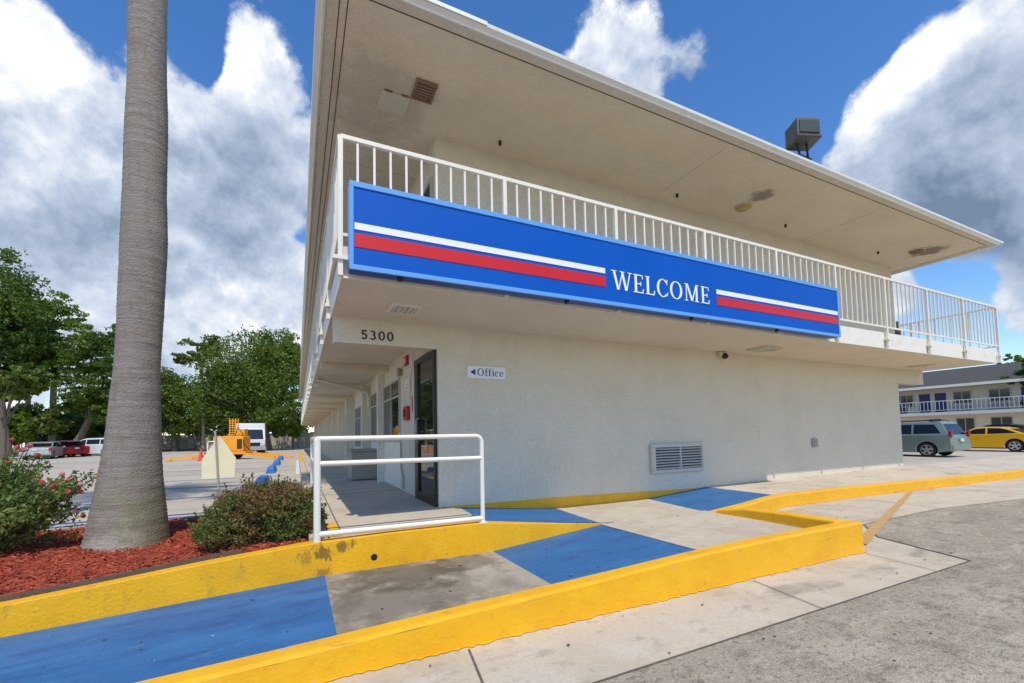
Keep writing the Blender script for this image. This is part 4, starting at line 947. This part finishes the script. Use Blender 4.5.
minivan('pale silver green minivan with red tail lamp parked at the corner of the building', (26.2, 5.55, z_lot(26, 5)), pi/2, paint('silver_green_paint', (.235, .30, .265)), RG)
sedan('car', 'bright yellow coupe parked right of the silver green minivan', 'car', (33.9, 4.65, z_lot(33, 5)), pi/2, paint('yellow_car_paint', (.80, .42, .01), .1), RG, 1.38)
sedan('car', 'black car half hidden behind the yellow coupe at the right edge', 'car', (38.6, 5.6, z_lot(38, 5)), pi/2, paint('black_car_paint', (.012, .012, .016)), RG, 1.55)
sedan('car', 'dark blue car whose tail just shows past the building corner', 'car', (22.7, 6.58, z_lot(22, 6)), pi/2, paint('dark_blue_paint', (.008, .013, .045)), RG, 1.4)
def put(px_, D): q = at(px_, 450, D); return (q.x, q.y, z_lot(q.x, q.y))
sedan('car', 'silver car parked at the far left behind the roses', 'car', put(45, 37), R(97), paint('silver_paint', (.38, .40, .40)), LG)
sedan('car', 'dark red car parked between the silver car and the white minivan', 'car', put(65, 40), R(128), paint('dark_red_paint', (.28, .012, .018)), LG, 1.5)
minivan('white minivan parked at the far left beside the palm trunk', put(97, 42), R(158), paint('white_car_paint', (.72, .74, .76), .05), LG)
# white box truck behind the orange lift
def truck():
    q = put(250, 40); t = local(thing('truck', 'white box truck parked behind the orange lift', 'truck', q, R(-82)))
    P = paint('truck_white', (.76, .77, .78), .05)
    MB().box(-3.4, -1.1, .75, .9, 1.1, 2.75).build('cargo_box', P, t, bevel=.03)
    MB().prism([(1.0, -1.0, .45), (2.6, -1.0, .45), (2.65, -1.0, 1.25), (2.2, -1.0, 2.25), (1.0, -1.0, 2.35)], (0, 2.0, 0)).build('cab', P, t, bevel=.06)
    MB().prism([(2.635, -.85, 1.32), (2.635, .85, 1.32), (2.26, .80, 2.15), (2.26, -.80, 2.15)], (.02, 0, .01)).build('windscreen', m_glass, t)
    MB().box(2.62, -.6, .72, 2.67, .6, 1.02).build('grille', m_black, t)
    for s_ in (1, -1):
        MB().box(2.62, s_*.78-.14, .74, 2.68, s_*.78+.14, .98).build('headlight', m_head, t)
        MB().prism([(1.2, s_*1.003, 1.3), (2.35, s_*1.003, 1.3), (2.08, s_*1.003, 2.1), (1.2, s_*1.003, 2.1)], (0, s_*.01, 0)).build('side_window', m_glass, t)
        MB().box(2.2, s_*1.12-.1, 1.4, 2.32, s_*1.12+.1, 1.85).build('mirror', m_black, t)
        for x in (1.8, -2.2): MB().tube([(x, s_*.7, .42), (x, s_*1.02, .42)], .42, 18).build('wheel', m_tyre, t)
    MB().box(2.55, -1.05, .38, 2.74, 1.05, .62).build('bumper', m_galv, t)
truck()
# orange towable lift
def lift():
    q = put(232, 30.5); t = local(thing('boom_lift', 'orange towable boom lift with outriggers spread in the parking lot', 'lift', q, R(-20))); t.scale = (1.15, 1.15, 1.15)
    MB().box(-.85, -.45, .48, .85, .45, 1.38).build('power_box', m_orange, t, bevel=.04)
    MB().box(-1.0, -.55, .30, 1.0, .55, .47).build('chassis', m_orange, t, bevel=.02)
    b = MB()
    for s_ in (-.16, .16):
        for y in (-.16, .16): b.tube([(.1+s_, y, 1.38), (.1+s_, y, 2.45)], .035, 6)
    for k in range(7): 
        for y in (-.16, .16): b.box(-.06, y-.02, 1.45+.14*k, .26, y+.02, 1.49+.14*k)
    b.obox((.55, 0, 1.6), (1, 0, 0), (0, 1, 0), (0, 0, 1), .25, .2, .2)
    b.build('mast', m_orange, t)
    MB().box(.50, -.46, .62, .78, -.452, 1.2).build('access_door', m_bin, t); MB().box(-.70, -.50, .80, -.42, -.455, 1.25).build('control_box', m_black, t)
    MB().tube([(.3, -.3, 1.4), (.55, -.45, 1.9), (.75, -.3, 1.5), (.9, -.5, .9), (1.3, -.5, .5)], .03, 6).build('hose', m_black, t)
    MB().box(-1.5, -.12, .32, -1.0, .12, .42).build('tow_bar', m_black, t)
    for (dx, dy) in ((3.0, .9), (3.0, -.9), (-3.0, .9), (-3.0, -.9)):
        MB().obox((dx*.58, dy*.8, .24), V((dx, dy, -.35)).normalized(), V((-dy, dx, 0)).normalized(), V((dx, dy, -.35)).normalized().cross(V((-dy, dx, 0)).normalized()), 1.2, .06, .06).build('outrigger', m_orange, t)
        MB().tube([(dx*.98, dy*1.1, .01), (dx*.98, dy*1.1, .06)], .2, 12).build('foot_pad', m_orange, t)
    for s_ in (1, -1): MB().tube([(0, s_*.52, .30), (0, s_*.72, .30)], .30, 18).build('wheel', m_tyre, t)
lift()
q = put(201, 29); t = local(thing('traffic_cone', 'small red orange cone left of the boom lift', 'cone', q)); mcone = mat('cone_red', (.75, .05, .02), .5)
MB().tube([(0, 0, .03), (0, 0, .75)], [.17, .04], 14).build('cone_body', mcone, t); MB().box(-.22, -.22, 0, .22, .22, .03).build('base', mcone, t)
q = put(213, 27); t = local(thing('barricade', 'white pipe frame barricade standing behind the cream sign', 'barricade', q, R(-25)))
MB().tube([(-.33, 0, 0), (-.33, 0, 1.05)]+[(-.31, 0, 1.2), (-.24, 0, 1.27), (.24, 0, 1.27), (.31, 0, 1.2), (.33, 0, 1.05), (.33, 0, 0)], .035, 8).build('frame', m_white, t)
MB().tube([(-.33, 0, .6), (.33, 0, .6)], .025, 8).build('crossbar', m_white, t)
# cream five sided sign seen from behind
q = on_z(217.5, 508, -.33); t = local(thing('pentagon_sign', 'cream five sided sign on a thin leaning post in the lot', 'sign', (q.x, q.y, z_lot(q.x, q.y)), R(-10)))
h = .40; MB().prism([(-.31, .05, .62), (.29, .05, .64), (.31, .05, 1.04), (.0, .05, 1.52), (-.31, .05, 1.04)], (0, .02, 0)).build('panel', m_cream, t, bevel=.004)
MB().tube([(.03, .03, -.05), (-.02, .03, .8), (-.07, .03, 1.62)], .022, 8).build('post', m_galv, t)

# wheel stops
for yy, lb in ((9.6, 'blue concrete wheel stop nearest the hedge shrub'), (15.2, 'second blue concrete wheel stop out from the hedge shrub'), (20.6, 'third blue concrete wheel stop, just before the furthest one'), (26.5, 'furthest blue concrete wheel stop, toward the block wall')):
    q = pxl = None
    b = MB(); pr = [(-.14, 0), (.14, 0), (.085, .17), (-.085, .17)]
    vs = [(p_[0], y_, p_[1]) for y_ in (-.95, -.86, .86, .95) for p_ in ([(a, c*.7) for a, c in pr] if abs(y_) > .9 else pr)]
    b.add(vs, [(3, 2, 1, 0), (12, 13, 14, 15)]+[(4*i+k, 4*i+(k+1) % 4, 4*i+4+(k+1) % 4, 4*i+4+k) for i in range(3) for k in range(4)])
    o = b.build('wheel_stop', m_stop); o.scale = (1.3, 1.1, 1.35); o.location = (-2.85, yy, z_lot(-2.85, yy)); tag(o, lb, 'wheel stop', 'blue wheel stops along the side walkway')
# lot markings
def mark(x0, y0, x1, y1, m_, nm='parking_line', w=.05):
    a = V((x0, y0, 0)); d = V((x1, y1, 0))-a; n = max(1, int(d.length/2)); s = V((-d.y, d.x, 0)).normalized()*w; b = MB()
    for i in range(n):
        p_, q_ = a+d*(i/n), a+d*((i+1)/n); b.quad(*[(u.x, u.y, z_lot(u.x, u.y)+.012) for u in (p_-s, q_-s, q_+s, p_+s)])
    structure(b.build(nm, m_))
for k in range(8): mark(-2.3, 4.2+k*2.8, -7.6, 4.2+k*2.8, m_lineb)
for k in range(6): mark(-13, 4.2+k*5.6, -18.5, 4.2+k*5.6, m_lineb)
mark(-1.85, 12.8, -1.85, 25, m_linew, 'parking_line', .07)

# far block wall
q0, q1 = at(125, 447, 58), at(345, 447, 60)
fwl = thing('block_wall', 'weathered tan block wall along the far end of the parking lot', 'wall', (q0.x, q0.y, .1))
d = V((q1.x-q0.x, q1.y-q0.y, 0)); u = d.normalized(); c = V(((q0.x+q1.x)/2, (q0.y+q1.y)/2, 1.05))
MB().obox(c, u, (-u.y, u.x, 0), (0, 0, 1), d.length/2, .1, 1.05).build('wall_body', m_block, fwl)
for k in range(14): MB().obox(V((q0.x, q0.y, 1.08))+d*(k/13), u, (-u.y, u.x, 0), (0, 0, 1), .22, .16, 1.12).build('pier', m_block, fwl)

# ------------------------------------------------------------------ second motel building
def second():
    X = 49.4; t = thing('second_motel_building', 'two storey white motel with grey shingle roof and blue doors behind the parked vehicles', 'building', (X, 12, -.3)); y0, y1 = -6, 34
    MB().box(X, y0, -.6, X+9, y1, 4.75).build('wall', m_wall, t)
    MB().box(X-1.5, y0, 2.12, X-.002, y1, 2.38).build('walkway_slab', m_trim, t)
    MB().prism([(X-1.75, y0-.5, 4.52), (X-1.75, y0-.5, 4.66), (X+4.4, y0-.5, 6.55), (X+10.6, y0-.5, 4.66), (X+10.6, y0-.5, 4.52)], (0, y1-y0+1, 0)).build('roof', m_shing, t)
    MB().box(X-1.80, y0-.55, 4.44, X-1.752, y1+.55, 4.66).build('gutter', m_trim, t)
    r_ = MB(); r_.box(X-1.5, y0, 3.30, X-1.44, y1, 3.36); r_.box(X-1.5, y0, 2.52, X-1.45, y1, 2.56)
    y = y0
    while y < y1: r_.box(X-1.49, y, 2.56, X-1.46, y+.035, 3.30); y += .26
    r_.build('railing', m_rail, t)
    def win(ya, yb, za, zb):
        f = MB().box(X-.05, ya, za, X-.002, yb, zb).build('window', m_frame, t)
        MB().box(X-.06, ya+.07, za+.07, X-.051, (ya+yb)/2-.03, zb-.07).build('pane', m_glass2, f); MB().box(X-.06, (ya+yb)/2+.03, za+.07, X-.051, yb-.07, zb-.07).build('pane', m_glass2, f)
    def dr(ya, yb, za, zb):
        f = MB().box(X-.04, ya, za, X-.002, yb, zb).build('door', m_doorb, t); MB().sphere((X-.07, ya+.12, za+1), .04).build('handle', m_galv, f)
    for k in (-2, -1, 0, 1, 2, 3):
        s = k*8.0
        win(14.0+s, 15.0+s, 3.0, 4.15); dr(12.85+s, 13.6+s, 2.39, 4.1); dr(11.75+s, 12.5+s, 2.39, 4.1); win(10.1+s, 11.3+s, 3.05, 4.15); win(7.8+s, 9.1+s, 3.05, 4.15); dr(6.55+s, 7.25+s, 2.39, 4.1)
        win(10.0+s, 11.2+s, .55, 1.85); win(7.8+s, 9.1+s, .55, 1.85); dr(12.2+s, 13.0+s, -.3, 1.8)
        MB().box(X-.25, 10.2+s, 2.4, X-.002, 11.2+s, 2.9).build('air_conditioner', m_grey, t); MB().box(X-.25, 8.0+s, 2.4, X-.002, 9.0+s, 2.9).build('air_conditioner', m_grey, t)
second()
tree('pine_tree', 'dark green tree at the right edge in front of the second motel', foot(1040, 34), [lobe(1034, 376, 34, 22, 12), lobe(1042, 362, 34, 14, 12), lobe(1046, 395, 34, 18, 14)], m_leafd, .2, 3200, .14, seed=51, group='trees round the second motel')
tree('bright_tree', 'bright green treetop showing above the grey shingle roof', foot(1006, 75), [lobe(1006, 361, 75, 9, 7), lobe(1012, 366, 75, 8, 8), lobe(1000, 370, 75, 12, 8)], m_leafm, .3, 1500, .25, seed=52, group='trees round the second motel')

# ------------------------------------------------------------------ sun and sky
sd = V((.100, .588, -1)).normalized()
sun = bpy.data.lights.new('sun', 'SUN'); sun.energy = 3.0; sun.angle = R(.6); sun.color = (1, .93, .81)
so = bpy.data.objects.new('sun', sun); COL.objects.link(so); so.rotation_euler = sd.to_track_quat('-Z', 'Y').to_euler()
tosun = -sd; el = math.asin(tosun.z); az = math.atan2(tosun.x, tosun.y)
world = bpy.data.worlds.new('World'); SC.world = world; world.use_nodes = True; world.cycles.sampling_method = 'MANUAL'; world.cycles.sample_map_resolution = 512
nt = world.node_tree; N = nt.nodes; Lk = nt.links
bg = N['Background']; out = N['World Output']
sky = N.new('ShaderNodeTexSky'); sky.sky_type = 'NISHITA'; sky.sun_disc = False; sky.sun_elevation = el; sky.sun_rotation = az
sky.air_density = 1.0; sky.dust_density = .2; sky.ozone_density = 2.0
hs = N.new('ShaderNodeHueSaturation'); hs.inputs['Saturation'].default_value = 1.28; hs.inputs['Value'].default_value = 1.05; hs.inputs['Hue'].default_value = .506; Lk.new(sky.outputs[0], hs.inputs['Color']); Lk.new(hs.outputs[0], bg.inputs['Color']); bg.inputs['Strength'].default_value = .15
tc = N.new('ShaderNodeTexCoord'); DIR = tc.outputs['Generated']
def math_(op, *a):
    n = N.new('ShaderNodeMath'); n.operation = op
    for i, x in enumerate(a):
        if isinstance(x, (int, float)): n.inputs[i].default_value = x
        else: Lk.new(x, n.inputs[i])
    return n.outputs[0]
def blobs(lst, start):
    cur = None
    for (px_, py_, rpx, w) in lst:
        d = ray(px_, py_); dn = d.normalized(); cs = dn.dot(FW); s = rpx/F*cs**1.6
        v = N.new('ShaderNodeVectorMath'); v.operation = 'DOT_PRODUCT'; Lk.new(DIRN, v.inputs[0]); v.inputs[1].default_value = tuple(dn)
        e = math_('EXPONENT', math_('MULTIPLY_ADD', v.outputs['Value'], 2/s**2, -2/s**2))
        cur = math_('MULTIPLY_ADD', e, w, cur if cur is not None else start)
    return cur
nrm = N.new('ShaderNodeVectorMath'); nrm.operation = 'NORMALIZE'; Lk.new(DIR, nrm.inputs[0]); DIRN = nrm.outputs[0]
def fbm(vec, sc, det, ro, off=None, dist=0):
    n = N.new('ShaderNodeTexNoise'); n.inputs['Scale'].default_value = sc; n.inputs['Detail'].default_value = det; n.inputs['Roughness'].default_value = ro; n.inputs['Distortion'].default_value = dist
    if off is not None:
        a = N.new('ShaderNodeVectorMath'); a.operation = 'ADD'; Lk.new(vec, a.inputs[0]); a.inputs[1].default_value = off; vec = a.outputs[0]
    Lk.new(vec, n.inputs['Vector']); return n.outputs['Fac']
def puffs(off=None):
    vec = DIRN
    a = N.new('ShaderNodeVectorMath'); a.operation = 'MULTIPLY_ADD'; nz = N.new('ShaderNodeTexNoise'); nz.inputs['Scale'].default_value = 6; nz.inputs['Detail'].default_value = 3
    if off is not None:
        q = N.new('ShaderNodeVectorMath'); q.operation = 'ADD'; Lk.new(DIRN, q.inputs[0]); q.inputs[1].default_value = off; vec = q.outputs[0]
    Lk.new(vec, nz.inputs['Vector']); Lk.new(nz.outputs['Color'], a.inputs[0]); a.inputs[1].default_value = (.13, .13, .13); Lk.new(vec, a.inputs[2])
    v = N.new('ShaderNodeTexVoronoi'); v.feature = 'F1'; v.inputs['Scale'].default_value = 6.0; v.inputs['Detail'].default_value = 1; v.inputs['Roughness'].default_value = .5; v.inputs['Lacunarity'].default_value = 2.4
    Lk.new(a.outputs[0], v.inputs['Vector']); return math_('SUBTRACT', .5, v.outputs['Distance'])
n1 = fbm(DIRN, 2.6, 6, .5, None, .2); n2 = puffs(); n3 = fbm(DIRN, 13, 9, .62); n3b = fbm(DIRN, 13, 9, .62, (0, -.012, .02))
off = (.0, -.03, .05)
n1b = fbm(DIRN, 2.6, 6, .5, off, .2); n2b = None
cloud_blobs = [(-30, 110, 130, .85), (60, 120, 80, .7), (30, 230, 130, .75), (150, 200, 110, .75), (262, 62, 48, .8), (235, 95, 36, .35), (255, 170, 90, .8), (220, 280, 100, .8), (80, 310, 110, .75), (20, 20, 40, .5), (280, 320, 60, .5),
               (95, -6, 34, -1.0), (192, 18, 26, -1.3), (203, 60, 18, -1.0), (297, 238, 16, -.45), (303, 5, 14, -.4),
               (655, 48, 60, .95), (705, 60, 38, .6), (592, 58, 30, .7), (640, 90, 40, .4), (830, 25, 60, -.8), (775, 95, 34, -.6), (490, 20, 70, -.7), (680, -50, 60, -.5),
               (960, 50, 60, .8), (900, 100, 55, .75), (860, 150, 36, .6), (990, 160, 110, .9), (910, 230, 80, .6), (1080, 90, 150, .8), (1060, 260, 70, .5), (965, 285, 30, -.55), (925, 266, 20, -.4), (1005, 325, 36, .7), (905, 300, 24, .5), (1020, 300, 30, .5)]
cov = blobs(cloud_blobs, .30)
dens = math_('ADD', cov, math_('ADD', math_('MULTIPLY_ADD', n1, 1.0, -.5), math_('MULTIPLY_ADD', n2, .9, math_('MULTIPLY_ADD', n3, 1.1, -.55))))
mr = N.new('ShaderNodeMapRange'); mr.interpolation_type = 'SMOOTHSTEP'; mr.inputs['From Min'].default_value = .36; mr.inputs['From Max'].default_value = .66; Lk.new(dens, mr.inputs['Value'])
mask = mr.outputs[0]
# thickness and self-shading of the clouds: thick parts away from the sun go grey
grad = math_('ADD', math_('MULTIPLY', math_('SUBTRACT', n1, n1b), 1.6), math_('MULTIPLY_ADD', n2, .45, math_('MULTIPLY', math_('SUBTRACT', n3, n3b), .95)))
thick = N.new('ShaderNodeMapRange'); thick.inputs['From Min'].default_value = .5; thick.inputs['From Max'].default_value = 1.35; Lk.new(dens, thick.inputs['Value'])
bright = [(30, 62, 45, .34), (8, 20, 40, .25), (250, 60, 40, .42), (80, 80, 40, .2), (225, 95, 30, .2), (55, 165, 70, .16), (120, 150, 60, .1), (250, 312, 60, .34), (150, 90, 40, .1), (150, 215, 110, -.10), (60, 270, 90, -.06), (240, 235, 60, -.16),
          (895, 75, 34, .45), (950, 35, 50, .3), (860, 125, 26, .35), (985, 180, 80, -.26), (925, 205, 60, -.18), (1000, 110, 40, -.1), (1012, 312, 36, .42), (980, 250, 50, -.1), (905, 300, 30, .1), (650, 40, 60, .3)]
lit = blobs(bright, .77)
lum = math_('ADD', math_('SUBTRACT', lit, math_('MULTIPLY', thick.outputs[0], .14)), grad)
cr = N.new('ShaderNodeValToRGB'); Lk.new(lum, cr.inputs[0]); E_ = cr.color_ramp.elements
E_[0].position = .05; E_[0].color = (.15, .21, .31, 1); E_[1].position = .95; E_[1].color = (.90, .90, .90, 1)
e = E_.new(.3); e.color = (.27, .34, .46, 1); e = E_.new(.55); e.color = (.42, .49, .62, 1); e = E_.new(.75); e.color = (.62, .67, .75, 1)
bg2 = N.new('ShaderNodeBackground'); Lk.new(cr.outputs[0], bg2.inputs['Color']); bg2.inputs['Strength'].default_value = 1.0
ms = N.new('ShaderNodeMixShader'); Lk.new(mask, ms.inputs[0]); Lk.new(bg.outputs[0], ms.inputs[1]); Lk.new(bg2.outputs[0], ms.inputs[2]); Lk.new(ms.outputs[0], out.inputs['Surface'])

vs_ = SC.view_settings; vs_.view_transform = 'Standard'; vs_.look = 'None'; vs_.exposure = 0.32; vs_.gamma = 1
SC.cycles.max_bounces = 6; SC.cycles.diffuse_bounces = 3; SC.cycles.glossy_bounces = 3; SC.cycles.transmission_bounces = 3; SC.cycles.use_denoising = True
